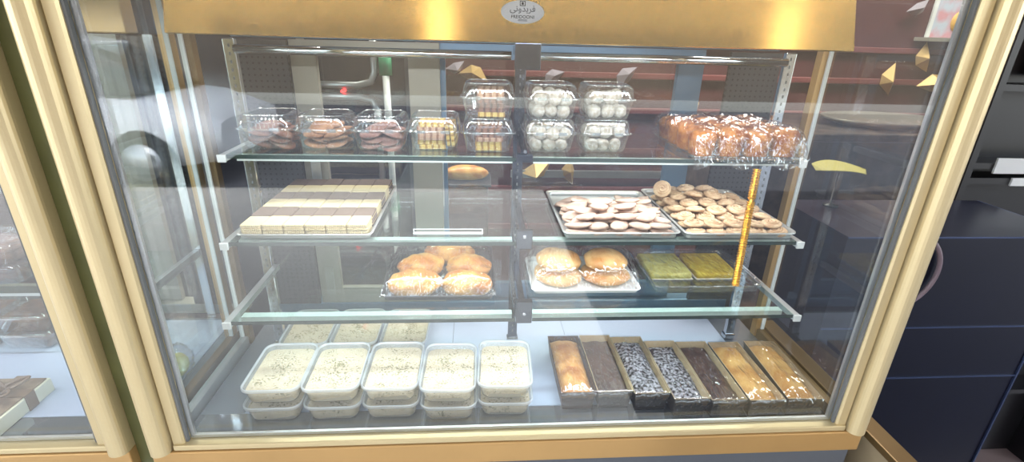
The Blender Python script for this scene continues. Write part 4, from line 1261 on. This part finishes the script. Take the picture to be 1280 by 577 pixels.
# silver car parked across the pavement
M['car_paint'] = solid('silver_paint', (222, 226, 230), rough=.3, metal=.1, coat=.4)
M['car_glass'] = solid('car_glass', (28, 32, 38), rough=.06, spec=.8)
M['tyre'] = solid('tyre_rubber', (22, 22, 23), rough=.8)
car = empty('silver_car', (-4.75, -5.3, GZ - .13), R(0), 'silver car parked in the street, mirrored in the left of the glass', 'car')
sec = [(-2.15, .36, .70, .78), (-1.95, .28, .92, .84), (-1.2, .24, .98, .86), (-.4, .24, 1.0, .87), (.6, .24, .98, .87), (1.5, .26, .90, .84), (2.05, .32, .72, .76)]
b = MB()
b.rings([[Vector((x, y * w, z)) for y, z in ((-1, z0), (-1.02, (z0 + z1) / 2), (-.94, z1 - .03), (-.8, z1), (.8, z1), (.94, z1 - .03), (1.02, (z0 + z1) / 2), (1, z0))] for x, z0, z1, w in sec])
b.build('body', M['car_paint'], car)
b = MB()
b.rings([[Vector((x, y * w, z)) for y, z in ((-1, .95), (-.80, z1), (.80, z1), (1, .95))] for x, z1, w in ((-1.95, .97, .70), (-1.35, 1.40, .78), (-.2, 1.47, .80), (.5, 1.40, .79), (1.25, .98, .72))])
cb_ = b.build('cabin', M['car_glass'], car)
b = MB(); b.rings([[Vector((x, y * w, z)) for y, z in ((-1, zz), (-1, zz + .03), (1, zz + .03), (1, zz))] for x, zz, w in ((-1.36, 1.395, .62), (-.2, 1.468, .66), (.5, 1.395, .62))]); b.build('roof', M['car_paint'], car)
for x in (-1.35, 1.30):
    for s in (-1, 1):
        Mw = Matrix.Translation((x, s * .80, .32)) @ Matrix.Rotation(R(90), 4, 'X')
        b = MB(); b.lathe([(.12, -.10), (.28, -.10), (.32, -.06), (.32, .06), (.28, .10), (.12, .10)], 28, Mw); w_ = b.build('wheel', M['tyre'], car)
        b = MB(); b.lathe([(.01, -.104), (.19, -.104), (.19, .104), (.01, .104)], 20, Mw); b.build('hub', M['alu'], w_)

# unseen cloth and two globes, added to darken and streak the gold fascia
M['shade_cloth'] = solid('fascia_shade_cloth', (104, 82, 56), rough=.85, noise_amt=.1, nscale=3)
aw = empty('shade_cloth', (0, -.101, 1.60), 0, 'brown cloth added out of view above the cases to darken the fascia', 'shade_cloth')
b = MB(); b.rings([[Vector((x, 0, .12)), Vector((x, -1.35, -.10)), Vector((x, -1.35, -.09)), Vector((x, 0, .13))] for x in (-3.2, 3.2)], smooth=False); b.build('cloth', M['shade_cloth'], aw)
M['globe'] = emit('fascia_streak_glow', (255, 236, 200), GLOBE)
for x, w_ in ((-.22, 'left'), (1.08, 'right')):
    gl_ = empty('streak_globe', (x, -.95, 1.40), 0, w_ + ' globe added out of view to streak the fascia', 'lamp', 'unseen globes added for the fascia streaks')
    b = MB(); b.blob((0, 0, 0), (.045, .045, .045), 3); b.build('globe', M['globe'], gl_)
    b = MB(); b.tube([(0, 0, .0455), (0, 0, .172)], .006, 8); b.build('stem', M['black_plastic'], gl_)

# ------------------------------------------------------------------ light
w = bpy.data.worlds.new('sky'); scene.world = w; w.use_nodes = True
nt = w.node_tree; nt.nodes.clear()
sky = N(nt, 'ShaderNodeTexSky', sky_type='NISHITA'); sky.sun_disc = False
sky.sun_elevation = R(52); sky.sun_rotation = R(20)
bg = N(nt, 'ShaderNodeBackground', i_Strength=SKY)
wo = N(nt, 'ShaderNodeOutputWorld')
hs = N(nt, 'ShaderNodeHueSaturation', i_Saturation=.35)
nt.links.new(sky.outputs[0], hs.inputs['Color']); nt.links.new(hs.outputs[0], bg.inputs[0]); nt.links.new(bg.outputs[0], wo.inputs[0])
area('shop_lamp', (0.6, 1.25, 2.15), (0, 0, 0), 4.6, .3, SHOP * 2.6, (1, .92, .82))
scene.view_settings.view_transform = 'Standard'
scene.view_settings.look = 'None'
scene.view_settings.gamma = 1.
scene.view_settings.use_curve_mapping = False
scene.view_settings.exposure = EXPO
cy = scene.cycles
w.cycles.sampling_method = 'NONE'
cy.use_adaptive_sampling = False
cy.use_denoising = True
cy.max_bounces = 12; cy.transparent_max_bounces = 40; cy.glossy_bounces = 6; cy.diffuse_bounces = 4; cy.transmission_bounces = 6
cy.caustics_reflective = False; cy.caustics_refractive = False
cy.sample_clamp_indirect = 6.
